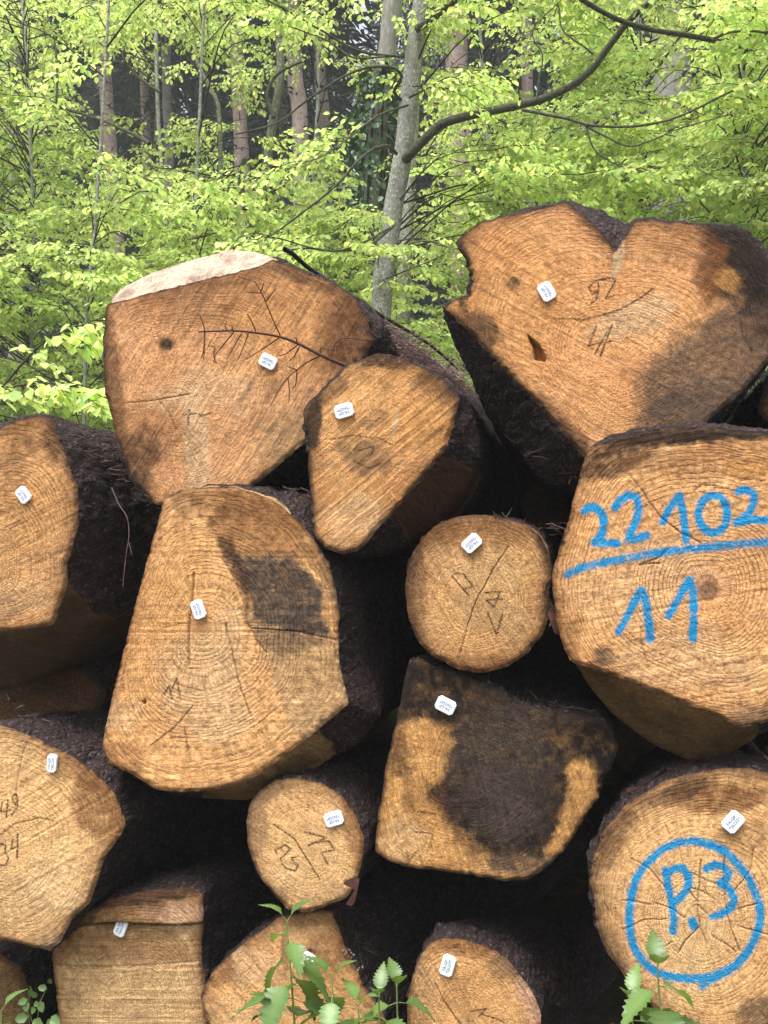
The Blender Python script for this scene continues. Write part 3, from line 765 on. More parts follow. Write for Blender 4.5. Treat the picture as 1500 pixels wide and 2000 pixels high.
# C: big middle left
make_log('C', 'tall pale log left of centre with a grey patch and a long vertical crack', [
    (320, 970), (360, 956), (405, 950), (450, 950), (485, 958), (530, 975), (560, 998), (590, 1025), (612, 1055), (640, 1100), (655, 1150), (662, 1200), (660, 1250), (662, 1300), (672, 1340), (680, 1375),
    (600, 1442), (530, 1495), (490, 1522), (460, 1535), (400, 1545), (340, 1548), (300, 1542), (260, 1515), (210, 1490), (197, 1460), (205, 1415), (240, 1270), (280, 1120)],
    1.90, (395, 1230), (0.60, 0.37, 0.165), center=(430, 1260), sh_d=0.11,
    shoulder=[(345, 968), (380, 955), (420, 948), (470, 947), (530, 953), (603, 970), (632, 1010), (660, 1060), (685, 1110), (700, 1160), (707, 1220), (712, 1290), (735, 1350), (742, 1395), (700, 1440), (620, 1500), (540, 1548),
              (480, 1564), (410, 1560), (350, 1552), (305, 1530), (270, 1505), (235, 1480), (230, 1440), (255, 1350), (290, 1200), (320, 1080)],
    cuts=[(40, 100, 0.55, (0.30, 0.19, 0.09)), (255, 305, 0.03, 'tan'), (160, 245, 0.4, 'tan')], ringvis=1.0, sawvis=0.25, grime=0.3, spacing=8.6, saw=0, rim=('dark', 7, 0.6),
    stains=[('brown', 490, 990, 130, 34, 10, 0.55), ('brown', [(405, 1015), (440, 965), (500, 962), (570, 1005), (630, 1085), (662, 1170), (600, 1100), (480, 1085), (440, 1085), (418, 1050)], 0.62, 14, 14),
            ('tan', [(488, 1215), (540, 1225), (665, 1255), (680, 1375), (600, 1442), (566, 1420), (540, 1340), (512, 1275)], 0.55, 10, 7),
            ('gray', [(436, 1085), (470, 1078), (530, 1082), (585, 1098), (622, 1128), (632, 1170), (640, 1240), (600, 1238), (520, 1222), (490, 1212), (476, 1150), (455, 1112)], 0.95, 24, 11), ('dark', [(425, 1050), (452, 1056), (470, 1085), (488, 1130), (484, 1200), (470, 1150), (450, 1105), (432, 1085)], 0.8, 10, 6),
            ('gray', [(480, 1215), (560, 1232), (640, 1250), (600, 1268), (545, 1290), (510, 1262)], 0.55, 14, 12),
            ('pale', 400, 1340, 85, 120, -10, 0.45), ('pale', 235, 1400, 40, 30, 0, 0.35), ('brown', 413, 1020, 12, 9, 0, 0.8), ('pale', 445, 1215, 28, 40, 0, 0.35), ('orange', 340, 1150, 60, 120, 15, 0.3), ('dark', 360, 985, 36, 20, 0, 0.35), ('brown', 240, 1480, 40, 30, 30, 0.4),
            ('gray', 640, 1120, 14, 60, -15, 0.4)],
    cracks=[(5, r5((758, 440), (748, 560), (735, 680), (738, 800))), (2.2, r5((880, 640), (905, 740), (930, 860), (980, 1000))), (1.0, r5((640, 655), (700, 640), (770, 625))), (2, r5((865, 380), (905, 440), (945, 540), (970, 640), (1000, 700), (1040, 750))), (2.2, r5((985, 655), (1150, 665), (1310, 700)))],
    marks=[(2.6, r5((640, 915), (660, 880), (672, 930))), (2.6, r5((672, 890), (690, 850), (705, 930))), (2.4, r5((590, 1110), (680, 1040), (750, 960))), (2.6, r5((665, 1080), (735, 1080))), (2.4, r5((720, 1040), (735, 1130)))],
    holes=[(0.02, r5((552, 938), (575, 930), (570, 950), (556, 955)))],
    tagspec=(389, 1190, 110, '26223', 0.0395, 0.0265))

# F: the 20 log
make_log('F', 'small round tan log left of the blue numbered one', [
    (790, 1160), (794, 1120), (805, 1080), (825, 1050), (860, 1020), (900, 1008), (950, 1005), (990, 1012), (1030, 1026), (1055, 1046), (1070, 1080), (1077, 1120), (1072, 1160), (1072, 1200), (1060, 1240),
    (1030, 1275), (990, 1304), (940, 1315), (895, 1307), (850, 1285), (820, 1260), (800, 1215)],
    1.93, (932, 1185), (0.55, 0.35, 0.155), ringvis=0.65, sawvis=0.4, grime=0.6, spacing=6.2, saw=60, rim=('dark', 18, 0.75), sh_d=0.08,
    cuts=[(300, 350, 0.10, (0.35, 0.17, 0.10))],
    stains=[('brown', 930, 1045, 110, 26, 0, 0.6), ('dark', 815, 1160, 20, 90, 0, 0.5), ('brown', 930, 1300, 90, 20, 0, 0.5), ('tan', 950, 1150, 60, 90, 20, 0.35), ('tan', 1000, 1220, 50, 40, 0, 0.3), ('black', 1058, 1060, 14, 30, -30, 0.6)],
    cracks=[(2.0, r6((485, 535), (430, 620), (385, 700), (350, 770), (320, 870), (298, 950)))],
    marks=[(2.6, r6((265, 650), (300, 690), (330, 725))), (2.6, r6((275, 640), (310, 640), (345, 690), (320, 700))), (2.8, r6((395, 715), (455, 710), (430, 770), (400, 745), (460, 740))), (2.8, r6((405, 795), (440, 880), (462, 800)))],
    tagspec=(922, 1061, 222, '26225'))

# G: dark one
make_log('G', 'blackened log below centre with orange wood only along its left edge', [
    (800, 1292), (825, 1288), (855, 1305), (900, 1317), (930, 1326), (960, 1340), (1010, 1370), (1070, 1390), (1125, 1396), (1175, 1406), (1195, 1430), (1206, 1455), (1200, 1490), (1176, 1525), (1170, 1555), (1140, 1600), (1110, 1650),
    (1075, 1690), (1030, 1719), (990, 1722), (925, 1710), (850, 1702), (790, 1695), (755, 1681), (730, 1665), (733, 1635), (750, 1515), (770, 1425), (787, 1340)],
    1.95, (905, 1490), (0.54, 0.33, 0.125), center=(960, 1520), drift=(0.05, -0.04), shrink=0.08, ringvis=0.7, sawvis=0.7, grime=0.6, spacing=7.0, saw=75, rim=('black', 8, 0.75), rag=[(240, 300, 5), (-20, 40, 5)], sh_d=0.09,
    cuts=[(150, 232, 0.2, (0.6, 0.45, 0.28))],
    stains=[('dark', [(845, 1560), (905, 1500), (1000, 1500), (1110, 1540), (1100, 1610), (1040, 1680), (960, 1690), (880, 1640)], 0.75, 26, 18),
            ('black', [(780, 1280), (1000, 1330), (1220, 1390), (1220, 1500), (1168, 1530), (1158, 1490), (1135, 1476), (1108, 1490), (1104, 1560), (1092, 1630), (1050, 1676), (985, 1676), (925, 1640), (870, 1590), (845, 1560), (834, 1545), (868, 1505), (885, 1450), (868, 1422), (830, 1400), (790, 1405), (768, 1420)], 0.95, 22, 9),
            ('gray', 970, 1470, 110, 120, 0, 0.6, 0.5, 0.5), ('orange', 850, 1450, 30, 36, 10, 0.5, 0.7, 0.3), ('brown', 830, 1560, 40, 60, 0, 0.3), ('dark', 785, 1480, 24, 40, 10, 0.6, 0.9, 0.4), ('pale', 790, 1640, 45, 50, 0, 0.35),
            ('gray', 1020, 1690, 70, 22, 0, 0.75), ('gray', 1000, 1600, 70, 60, 0, 0.5, 0.8)],
    marks=[(2, r8((90, 430), (90, 480), (130, 420), (150, 480))), (1.8, r8((120, 350), (190, 355), (180, 410))), (1.8, r8((135, 270), (205, 280)))],
    tagspec=(871, 1377, 155, '26226', 0.040, 0.029))

# H: 12 / 25
make_log('H', 'small round pale log under the tall cracked one, pencilled 12 and 25', [
    (480, 1615), (485, 1570), (505, 1545), (535, 1525), (575, 1520), (625, 1530), (665, 1555), (695, 1595), (710, 1640), (707, 1680), (697, 1720), (675, 1755), (640, 1770), (595, 1784), (560, 1775), (535, 1750), (505, 1710), (487, 1665)],
    1.92, (610, 1660), (0.62, 0.42, 0.205), drift=(0.10, -0.06), shrink=0.05, ringvis=0.5, sawvis=0.3, grime=0.3, spacing=6.0, saw=35, rim=('dark', 9, 0.65), sh_d=0.08,
    stains=[('gray', 500, 1610, 22, 70, 0, 0.45), ('brown', 690, 1610, 18, 90, -8, 0.5), ('tan', 620, 1740, 70, 30, 0, 0.35), ('dark', 545, 1745, 30, 12, 40, 0.45), ('gray', 530, 1545, 40, 16, -20, 0.4)],
    marks=[(2.4, r7((1070, 320), (1150, 375), (1200, 455), (1230, 505), (1250, 535))), (2.6, r7((1190, 350), (1275, 372), (1205, 402))), (2.6, r7((1215, 395), (1285, 385), (1305, 420), (1255, 430), (1280, 475))),
           (2.6, r7((1080, 430), (1075, 420), (1115, 400), (1135, 415), (1095, 455), (1115, 490), (1150, 500))), (2.6, r7((1165, 445), (1140, 450), (1150, 470), (1165, 480), (1155, 500), (1135, 498)))],
    holes=[(0.02, r7((1335, 552), (1370, 535), (1402, 532), (1398, 560), (1360, 566)))],
    tagspec=(653, 1598, 199, '26228'))

# P3
make_log('P', 'big round log at lower right with P.3 in a blue sprayed ring', [
    (1160, 1750), (1152, 1720), (1160, 1670), (1180, 1625), (1215, 1580), (1250, 1555), (1300, 1525), (1350, 1512), (1415, 1502), (1460, 1502), (1505, 1511), (1570, 1550), (1622, 1640), (1636, 1760), (1610, 1880), (1550, 1970), (1470, 2030),
    (1380, 2040), (1300, 2000), (1255, 1945), (1225, 1915), (1185, 1860), (1165, 1810)],
    1.88, (1366, 1806), (0.65, 0.43, 0.205), center=(1392, 1770), ringvis=0.75, sawvis=0.35, grime=0.3, drift=(0.1, -0.10), shrink=0.06, spacing=7.4, saw=80, rim=('dark', 18, 0.65), sh_d=0.08, rag=[(200, 260, 4)],
    stains=[('brown', 1400, 1560, 90, 34, 0, 0.75), ('dark', 1330, 1545, 60, 20, -20, 0.7), ('dark', 1200, 1640, 26, 70, 30, 0.55), ('gray', 1190, 1840, 22, 60, -25, 0.4), ('gray', 1490, 1985, 50, 40, 0, 0.65), ('brown', 1450, 1640, 60, 40, 0, 0.35), ('tan', 1190, 1730, 30, 60, 0, 0.3), ('pale', 1370, 1800, 110, 110, 0, 0.25)],
    paint=[(16, .86, pz((790, 390), (690, 402), (600, 430), (500, 490), (420, 560), (350, 640), (300, 720), (260, 830), (240, 950), (230, 1050), (232, 1150), (240, 1240), (262, 1330), (300, 1410), (350, 1480), (420, 1548), (500, 1600), (600, 1625), (700, 1640),
                           (800, 1648), (900, 1645), (1000, 1630), (1100, 1590), (1200, 1530), (1280, 1450), (1350, 1340), (1400, 1230), (1425, 1140), (1430, 1050), (1420, 960), (1390, 870), (1350, 780), (1300, 690), (1230, 600), (1150, 520), (1080, 465), (1000, 430), (900, 400), (790, 390))),
           (20, .86, pz((880, 1660), (1000, 1640), (1130, 1570))), (10, .7, pz((890, 1725), (960, 1680))),
           (13, .95, pz((562, 655), (585, 800), (620, 960), (640, 1100), (628, 1210))), (14, 1, pz((562, 682), (640, 645), (720, 635), (775, 700), (772, 800), (720, 880), (640, 945))),
           (18, 1, pz((805, 1125), (822, 1160))), (13, 1, pz((938, 640), (1010, 605), (1090, 620), (1140, 680), (1120, 745), (1062, 770))), (13, 1, pz((1062, 770), (1150, 830), (1192, 915), (1160, 1000), (1070, 1060), (995, 1080)))],
    cracks=[(2.4, pz((890, 560), (872, 750), (862, 900), (860, 1050), (875, 1160))), (2.4, pz((875, 1170), (800, 1240), (740, 1310), (690, 1400))), (2.4, pz((1105, 530), (1098, 760), (1110, 950), (1130, 1060), (1160, 1170), (1240, 1390))), (1.7, pz((240, 540), (420, 650), (500, 740), (560, 810))),
            (1.5, pz((170, 930), (300, 940), (430, 970))), (1.6, pz((460, 955), (620, 1010), (740, 1090))), (1.5, pz((170, 1195), (370, 1110), (570, 1105))), (1.8, pz((780, 840), (870, 980), (950, 1060))), (1.8, pz((800, 680), (920, 735), (1000, 770), (1050, 790))),
            (1.6, pz((980, 1250), (1120, 1330), (1210, 1410))), (1.8, pz((1250, 1175), (1400, 1215), (1520, 1245))), (1.6, pz((1200, 840), (1280, 740), (1340, 640), (1370, 460))), (1.5, pz((690, 430), (720, 590))), (1.8, pz((1240, 1020), (1300, 990), (1400, 960))),
            (1.6, pz((1250, 1000), (1260, 1060), (1280, 1130))), (1.5, pz((875, 1170), (950, 1330))), (1.5, pz((460, 1440), (540, 1360), (620, 1310))), (1.5, pz((545, 210), (600, 330))), (1.6, pz((0, 940), (40, 1030))), (1.5, pz((800, 820), (900, 850), (1010, 920))), (1.5, pz((890, 740), (930, 850)))],
    tagspec=(1431, 1604, 51, '26222'))

# L1: left edge, upper
make_log('L', 'log cut by the left frame edge, upper one, with bark sloping right', [
    (0, 835), (40, 818), (80, 812), (100, 820), (108, 845), (122, 880), (136, 920), (150, 952), (152, 1025), (142, 1065), (131, 1100), (131, 1140), (117, 1180), (102, 1220), (50, 1230), (0, 1234), (-80, 1225), (-150, 1150), (-172, 1040), (-150, 930), (-80, 855)],
    1.95, (-20, 1110), (0.52, 0.315, 0.135), center=(0, 1030), ringvis=0.9, sawvis=0.5, grime=0.5, spacing=7.5, saw=-25, rim=('dark', 12, 0.7), sh_d=0.12,
    shoulder=[(0, 832), (50, 815), (95, 812), (150, 840), (172, 870), (188, 920), (200, 970), (205, 1030), (200, 1080), (195, 1130), (190, 1190), (165, 1250), (120, 1300), (60, 1335), (0, 1350), (-80, 1320), (-150, 1200), (-160, 1040), (-140, 930), (-80, 850)],
    cuts=[(40, 120, 0.6, (0.085, 0.055, 0.024))],
    stains=[('brown', 70, 860, 60, 40, 20, 0.5), ('orange', 40, 1000, 60, 60, 0, 0.35), ('dark', 100, 860, 14, 46, -15, 0.5), ('brown', 20, 950, 30, 60, 20, 0.35), ('pale', 30, 1170, 60, 40, 0, 0.2)],
    tagspec=(48, 967, 128, '26231', 0.037, 0.0275))

# L2: left edge, lower
make_log('K', 'log cut by the left frame edge, lower one, pencilled 34', [
    (0, 1415), (40, 1430), (90, 1452), (125, 1470), (165, 1495), (200, 1525), (226, 1555), (245, 1610), (235, 1632), (203, 1675), (186, 1730), (172, 1765), (140, 1796), (120, 1835), (95, 1857), (50, 1848), (0, 1836), (-70, 1810), (-150, 1740), (-182, 1620), (-150, 1500), (-80, 1435)],
    1.90, (-5, 1650), (0.63, 0.435, 0.21), center=(30, 1640), drift=(0.0, -0.05), shrink=0.12, ringvis=0.7, sawvis=0.6, grime=0.3, spacing=8.0, saw=-30, rim=('dark', 11, 0.65), sh_d=0.10, rag=[(60, 80, 5)],
    stains=[('brown', 195, 1580, 46, 75, -28, 0.65, 0.4, 0.25), ('brown', 145, 1500, 60, 26, 35, 0.45), ('pale', 110, 1720, 60, 60, 0, 0.3), ('gray', 110, 1840, 40, 18, -15, 0.7), ('tan', 40, 1780, 90, 50, 20, 0.35)],
    cracks=[(1.6, r7((100, 0), (75, 90), (60, 190))), (1.5, r7((130, 290), (210, 310)))],
    marks=[(2.8, r7((8, 230), (2, 270), (40, 265))), (2.8, r7((30, 225), (25, 290))), (2.6, r7((60, 200), (45, 215), (60, 245), (70, 225), (60, 200), (68, 250), (45, 285))), (2.4, r7((0, 360), (60, 315), (150, 295))), (2.6, r7((5, 395), (25, 400), (20, 430), (35, 450), (25, 480), (0, 478))), (2.6, r7((52, 380), (45, 415), (72, 408))), (2.8, r7((70, 360), (68, 450)))],
    tagspec=(104, 1490, 85, '26233', 0.039, 0.022))

# b1
make_log('b1', 'squarish log in the bottom row at left with a dark upper lip', [
    (100, 1850), (135, 1802), (175, 1776), (225, 1751), (280, 1737), (340, 1730), (380, 1730), (400, 1745), (401, 1790), (392, 1840), (395, 1890), (402, 1930), (406, 2000), (410, 2080), (380, 2150), (250, 2175), (140, 2150), (114, 2060), (112, 1995), (107, 1925), (102, 1885)],
    1.97, (268, 1985), (0.54, 0.40, 0.205), center=(255, 1950), drift=(0.22, -0.10), shrink=0.16, ringvis=0.7, sawvis=0.6, grime=0.4, spacing=6.5, saw=0, rim=('dark', 10, 0.7), sh_d=0.08, rag=[(225, 290, 4)],
    step=[([(110, 1700), (420, 1700), (420, 1802), (330, 1806), (215, 1800), (190, 1805), (130, 1812)], -0.014)],
    stains=[('brown', 280, 1765, 150, 40, -8, 0.6), ('dark', 290, 1748, 130, 14, -8, 0.8), ('rose', 350, 1780, 60, 24, 0, 0.4), ('brown', 270, 1845, 130, 38, 0, 0.55, 0.4, 0.25), ('dark', 150, 1800, 40, 14, -20, 0.7), ('dark', 260, 1803, 140, 5, 0, 0.7), ('brown', 120, 1850, 20, 40, 0, 0.5), ('gray', 140, 1950, 20, 18, 0, 0.4)],
    cracks=[(1.6, [(106, 1884), (200, 1888), (300, 1884), (395, 1876)])],
    tagspec=(238, 1810, 69, '26230', 0.039, 0.026))

# b2
make_log('b2', 'lumpy log in the bottom row behind the tall nettle', [
    (395, 1940), (415, 1900), (450, 1865), (480, 1840), (510, 1820), (540, 1795), (575, 1786), (620, 1778), (645, 1781), (660, 1810), (670, 1845), (695, 1890), (712, 1930), (735, 1960), (750, 1985), (756, 2050), (700, 2130), (580, 2150), (460, 2110), (410, 2020), (392, 1955)],
    1.95, (560, 1960), (0.60, 0.385, 0.18), center=(570, 1950), drift=(0.25, -0.14), shrink=0.2, ringvis=0.4, sawvis=0.5, grime=0.5, spacing=7.0, saw=50, rim=('dark', 10, 0.65), sh_d=0.08,
    stains=[('brown', 640, 1865, 50, 44, 30, 0.6), ('pale', 490, 1890, 50, 40, 0, 0.35), ('orange', 640, 1930, 60, 50, 0, 0.4), ('dark', 558, 1860, 9, 40, 0, 0.5), ('brown', 430, 1900, 30, 30, -40, 0.4), ('dark', 600, 1800, 40, 10, 0, 0.35), ('black', 607, 1857, 9, 5, 20, 0.9)],
    tagspec=(600, 1878, 62, '26232', 0.041, 0.029))

# b3
make_log('b3', 'tan log in the bottom row at centre with a rounded left top', [
    (797, 1950), (805, 1910), (820, 1870), (840, 1843), (865, 1832), (900, 1835), (950, 1850), (985, 1870), (1015, 1905), (1040, 1940), (1055, 1975), (1058, 2010), (1050, 2080), (1000, 2150), (920, 2170), (840, 2130), (800, 2040), (794, 1990)],
    1.93, (915, 1990), (0.585, 0.365, 0.165), center=(925, 1985), drift=(0.25, -0.28), shrink=0.15, ringvis=0.6, sawvis=0.4, grime=0.45, spacing=6.6, saw=60, rim=('dark', 12, 0.6), sh_d=0.08,
    stains=[('brown', 910, 1850, 70, 18, 10, 0.55), ('gray', 985, 1890, 30, 24, 40, 0.5), ('rose', 1035, 1960, 16, 50, -25, 0.55), ('orange', 930, 1940, 60, 50, 0, 0.3), ('tan', 830, 1930, 24, 60, 0, 0.35)],
    cracks=[(2.2, r8((200, 940), (240, 1020), (300, 1100)))], marks=[(2.4, r8((340, 1050), (400, 1040), (370, 1070))), (2.2, r8((380, 1060), (440, 1080), (470, 1095)))],
    holes=[(0.012, r8((268, 795), (284, 800), (282, 812), (270, 808)))],
    tagspec=(875, 1884, 74, '26227', 0.041, 0.0265))

# small dim log end in the corner, set back
make_log('L3', 'dim log end in the lower left corner beside leafy sprigs', [
    (-165, 1970), (-150, 1910), (-110, 1868), (-60, 1852), (0, 1862), (38, 1890), (55, 1930), (62, 1980), (45, 2050), (-10, 2090), (-80, 2095), (-140, 2050)],
    2.06, (-40, 1975), (0.26, 0.19, 0.08), spacing=7.0, saw=20, rim=('dark', 14, 0.8), sh_d=0.08, stains=[('dark', 20, 1960, 40, 80, 0, 0.5)])
# neighbours that go on past the picture's edges (they also block light leaking through the gaps)
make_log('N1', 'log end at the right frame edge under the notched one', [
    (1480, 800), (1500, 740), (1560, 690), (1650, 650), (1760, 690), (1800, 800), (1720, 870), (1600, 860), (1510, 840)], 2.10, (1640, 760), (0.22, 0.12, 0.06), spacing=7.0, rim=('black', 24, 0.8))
make_log('N2', 'added near-black log end plugging the gap between the two left edge logs', [
    (-260, 1300), (-200, 1250), (-60, 1230), (80, 1262), (175, 1305), (210, 1355), (180, 1410), (60, 1430), (-120, 1430), (-220, 1390)], 2.22, (-60, 1330), (0.06, 0.04, 0.022), spacing=7.0, rim=('black', 24, 0.8))  # added to close the gap, coloured near black for its shade
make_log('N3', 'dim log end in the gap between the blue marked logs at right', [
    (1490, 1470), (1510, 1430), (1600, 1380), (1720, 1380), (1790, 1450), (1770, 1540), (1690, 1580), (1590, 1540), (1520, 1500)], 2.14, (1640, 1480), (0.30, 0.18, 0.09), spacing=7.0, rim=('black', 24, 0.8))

make_log('N4', 'added near-black log end plugging the gap between the blackened log and the blue numbered one', [
    (1180, 1440), (1195, 1400), (1230, 1370), (1290, 1365), (1340, 1400), (1360, 1450), (1340, 1510), (1290, 1540), (1230, 1530), (1190, 1490)], 2.75, (1265, 1455), (0.07, 0.045, 0.03), spacing=5.0, rim=('black', 16, 0.8), length=2.6, grime=0.8)  # added to stop a light leak; dark base colour stands in for shade
make_log('N5', 'added near-black log end plugging the gap above the small round tan log', [
    (1010, 990), (1020, 950), (1055, 925), (1095, 930), (1120, 965), (1122, 1010), (1095, 1050), (1050, 1052), (1018, 1028)], 2.8, (1065, 988), (0.07, 0.045, 0.03), spacing=5.0, rim=('black', 14, 0.8), length=2.6, grime=0.8)  # invented log closing the see-through gap, shade put into its colour
# ------------------------------------------------------------------ leaves and trees
LEAF_V = np.array([(0, 0, 0), (0.30, 0.35, 0.09), (0.72, 0.29, 0.04), (1.0, 0.0, -0.10), (0.72, -0.29, 0.04), (0.30, -0.35, 0.09)])
LEAF_Q = np.array([(0, 3, 2, 1), (0, 5, 4, 3)])
def leaves(mb, P, D, U, S, tint, wide=1.0):
    """leaf-shaped folded blades at P, pointing along D, with upper side towards U, length S"""
    D = D / (np.linalg.norm(D, axis=1)[:, None] + 1e-9)
    L = np.cross(U, D); L /= np.linalg.norm(L, axis=1)[:, None] + 1e-9
    N = np.cross(D, L)
    V = P[:, None] + S[:, None, None] * (LEAF_V[None, :, 0:1] * D[:, None] + LEAF_V[None, :, 1:2] * wide * L[:, None] + LEAF_V[None, :, 2:3] * N[:, None])
    n = len(P)
    Q = (np.arange(n)[:, None, None] * 6 + LEAF_Q[None]).reshape(-1, 4)
    mb.add(V.reshape(-1, 3), Q, a=np.repeat(tint, 6, 0))

def spray(mbl, mbt, base, phi, L, size, rng, bright=1.0, droop=0.35, dens=1.0):
    """a flat, drooping beech spray: main twig, alternate side twigs, hanging leaves"""
    f = np.array([math.cos(phi), math.sin(phi), 0]); sd = np.array([-f[1], f[0], 0]); up = np.array([0, 0, 1.0])
    k = np.linspace(0, 1, 6)[:, None]
    bend = rng.normal(0, 0.10)
    main = base + L * (k * f + bend * k * k * sd + (0.22 * k - (0.22 + droop) * k * k) * up)
    mbt.tube(main, np.linspace(0.0038, 0.0012, 6) * (0.7 + L * 0.6), 3)
    P, D, U = [], [], []
    def along(a, b, n, dirn):
        t = (np.arange(n) + 0.5) / n
        p = a + (b - a) * t[:, None]
        sgn = np.where(np.arange(n) % 2 == 0, 1, -1)[:, None]
        dv = dirn / np.linalg.norm(dirn); sv = np.cross(up, dv); sv /= np.linalg.norm(sv) + 1e-9
        d = 0.55 * dv + 0.75 * sgn * sv - 0.55 * up + rng.normal(0, 0.32, (n, 3))
        P.append(p + rng.normal(0, 0.006, (n, 3))); D.append(d); U.append(up + 0.35 * sgn * sv + rng.normal(0, 0.30, (n, 3)))
    ns = max(4, int(9 * L / 0.7))
    for i in range(ns):
        t = 0.12 + 0.84 * i / ns
        q = t * 5; a = int(q); p0 = main[a] + (main[min(a + 1, 5)] - main[a]) * (q - a)
        sg = 1 if i % 2 else -1
        ln = L * (0.50 * (1 - 0.72 * t) + 0.05) * rng.uniform(0.75, 1.2)
        d = 0.66 * f + 0.74 * sg * sd + (-0.12 - droop * 0.5 * t + rng.normal(0, 0.09)) * up
        p1 = p0 + d * ln
        mbt.tube(np.array([p0, p1]), np.array([0.0018, 0.0008]), 3)
        along(p0, p1, max(2, int(dens * ln / 0.026)), p1 - p0)
    along(main[2], main[5], max(3, int(dens * L * 0.65 / 0.03)), main[5] - main[2])
    P = np.concatenate(P); D = np.concatenate(D); U = np.concatenate(U)
    n = len(P)
    S = size * rng.uniform(0.72, 1.22, n)
    b = bright * rng.uniform(0.62, 1.25, n)
    yel = rng.normal(0, 0.07, n)
    tint = np.stack([b * (1 + yel), b, b * (1 - yel * 0.6)], 1)
    leaves(mbl, P, D, U, S, np.clip(tint, 0.05, 1.9))
    return main

def pxpath(pts, Y):
    """world path from photo points, at distance Y (scalar or per point)"""
    p = np.asarray(pts, float)
    return px2w(p[:, 0], p[:, 1], np.broadcast_to(np.asarray(Y, float), (len(p),)))

def to_ground(P):
    """continue a trunk down to the ground"""
    p = P[0].copy(); d = (P[0] - P[1]); d = d / abs(d[2] + 1e-9)
    z = float(ground_h(p[0], p[1])) - 0.15
    h = p[2] - z
    b1 = p + np.array([d[0] * h * 0.25, d[1] * h * 0.25, -h * 0.5]); b2 = p + np.array([d[0] * h * 0.35, d[1] * h * 0.35, -h])
    return np.vstack([b2, b1, P])

class Tree:
    def __init__(s, name, label, cat, pts, Y, w_px, mat, top=3.0, group=None, leafmat=None, wob=0.0, n=8, taper=0.6):
        P = pxpath(pts, Y)
        P = to_ground(P)
        d = P[-1] - P[-2]; d = d / np.linalg.norm(d)
        if top > 0:
            P = np.vstack([P, P[-1] + (d * 0.7 + np.array([0, 0, .3])) * top * 0.5, P[-1] + (d * 0.5 + np.array([0, 0, .5])) * top])
        C = spline(P, 34)
        Ym = float(np.mean(Y))
        r = w_px / 2 * Ym / F_PX
        zf = (C[:, 2] - C[0, 2]) / (C[-1, 2] - C[0, 2])
        R = r * (1.18 - taper * zf) * (1 + 0.06 * fbm(zf * 9, zf * 0 + w_px, 1, 3))
        R[0] *= 1.5; R[1] *= 1.2
        s.C, s.R = C, R
        s.org = C[0].copy()
        s.root = thing(name, label, cat, s.org, group)
        V, Q = tube_arrays(C, R, 14 if w_px > 25 else 9)
        nzv = fbm(V[:, 0] * 9, V[:, 1] * 9, V[:, 2] * 4, 4)
        ctr = np.repeat(C, 14 if w_px > 25 else 9, 0)
        V = V + (V - ctr) * 0.16 * nzv[:, None]
        obj('trunk', make_mesh('trunk', V - s.org, [Q]), mat, s.root)
        s.limbs, s.twigs, s.leaf = MB(), MB(), MB()
        s.mat = mat; s.leafmat = leafmat or M_LEAF
    def point_at(s, z):
        z = float(np.clip(z, s.C[0, 2], s.C[-1, 2]))
        return np.array([np.interp(z, s.C[:, 2], s.C[:, q]) for q in range(3)]), float(np.interp(z, s.C[:, 2], s.R))
    def limb(s, pts, Y, r0, r1, n=22, sides=7):
        C = spline(pxpath(pts, Y), n)
        C = C + 0.006 * np.stack([fbm(np.arange(n) * .7, 3.1 + r0 * 99, 0), fbm(np.arange(n) * .7, 9.1, r0 * 50), fbm(np.arange(n) * .7, 5.1, r0 * 77)], 1)
        s.limbs.tube(C, np.linspace(r0, r1, n), sides)
        return C
    def done(s):
        if s.limbs.n: s.limbs.build('branches', M_LIMB, s.root, s.org)['kind'] = 'stuff'
        if s.twigs.n: s.twigs.build('twigs', M_TWIG, s.root, s.org)['kind'] = 'stuff'
        if s.leaf.n: s.leaf.build('crown', s.leafmat, s.root, s.org)['kind'] = 'stuff'

rng = np.random.default_rng(42)
trees = []
def T(*a, **k):
    t = Tree(*a, **k); trees.append(t); return t

# --- trees one can pick out
t0 = T('beech_tree', 'grey lichened beech in the middle with one long limb reaching right', 'tree',
       [(742, 640), (750, 540), (769, 400), (786, 310), (797, 220), (808, 120), (820, 30), (836, -80)], 6.4, 44, M_BEECH, 2.5)
t0.limb([(786, 318), (800, 302), (850, 252), (880, 236), (960, 216), (1040, 200), (1100, 176), (1152, 140), (1200, 76), (1240, 30), (1275, -5), (1310, -60)], np.linspace(6.4, 5.6, 12), 0.034, 0.014, 40, 9)
t0.limb([(1020, 214), (1100, 230), (1160, 245), (1250, 246), (1330, 226), (1420, 182), (1490, 150)], 5.7, 0.010, 0.005)
t0.limb([(1140, 243), (1190, 270), (1240, 285), (1330, 250), (1430, 222)], 5.7, 0.007, 0.003)
t0.limb([(1145, 247), (1160, 290), (1200, 320), (1255, 335)], 5.75, 0.006, 0.003)
t0.limb([(1048, 195), (1052, 160), (1060, 110), (1040, 60), (1095, 0)], 5.8, 0.006, 0.003)
t0.limb([(1158, 105), (1140, 90), (1100, 60), (1090, 10)], 5.8, 0.007, 0.004)
t0.limb([(775, 300), (755, 285), (715, 300), (650, 368), (560, 438), (520, 465)], np.linspace(6.3, 5.6, 6), 0.012, 0.005)
t0.limb([(797, 205), (770, 180), (785, 150), (760, 130), (690, 140), (600, 195), (545, 238), (460, 262)], np.linspace(6.4, 5.7, 8), 0.013, 0.005)
t0.limb([(800, 110), (750, 108), (690, 95), (620, 55), (560, 20), (480, -20)], np.linspace(6.4, 5.8, 6), 0.010, 0.005)
t0.limb([(752, 110), (690, 112), (640, 80), (560, 50), (500, 30)], 5.9, 0.007, 0.003)
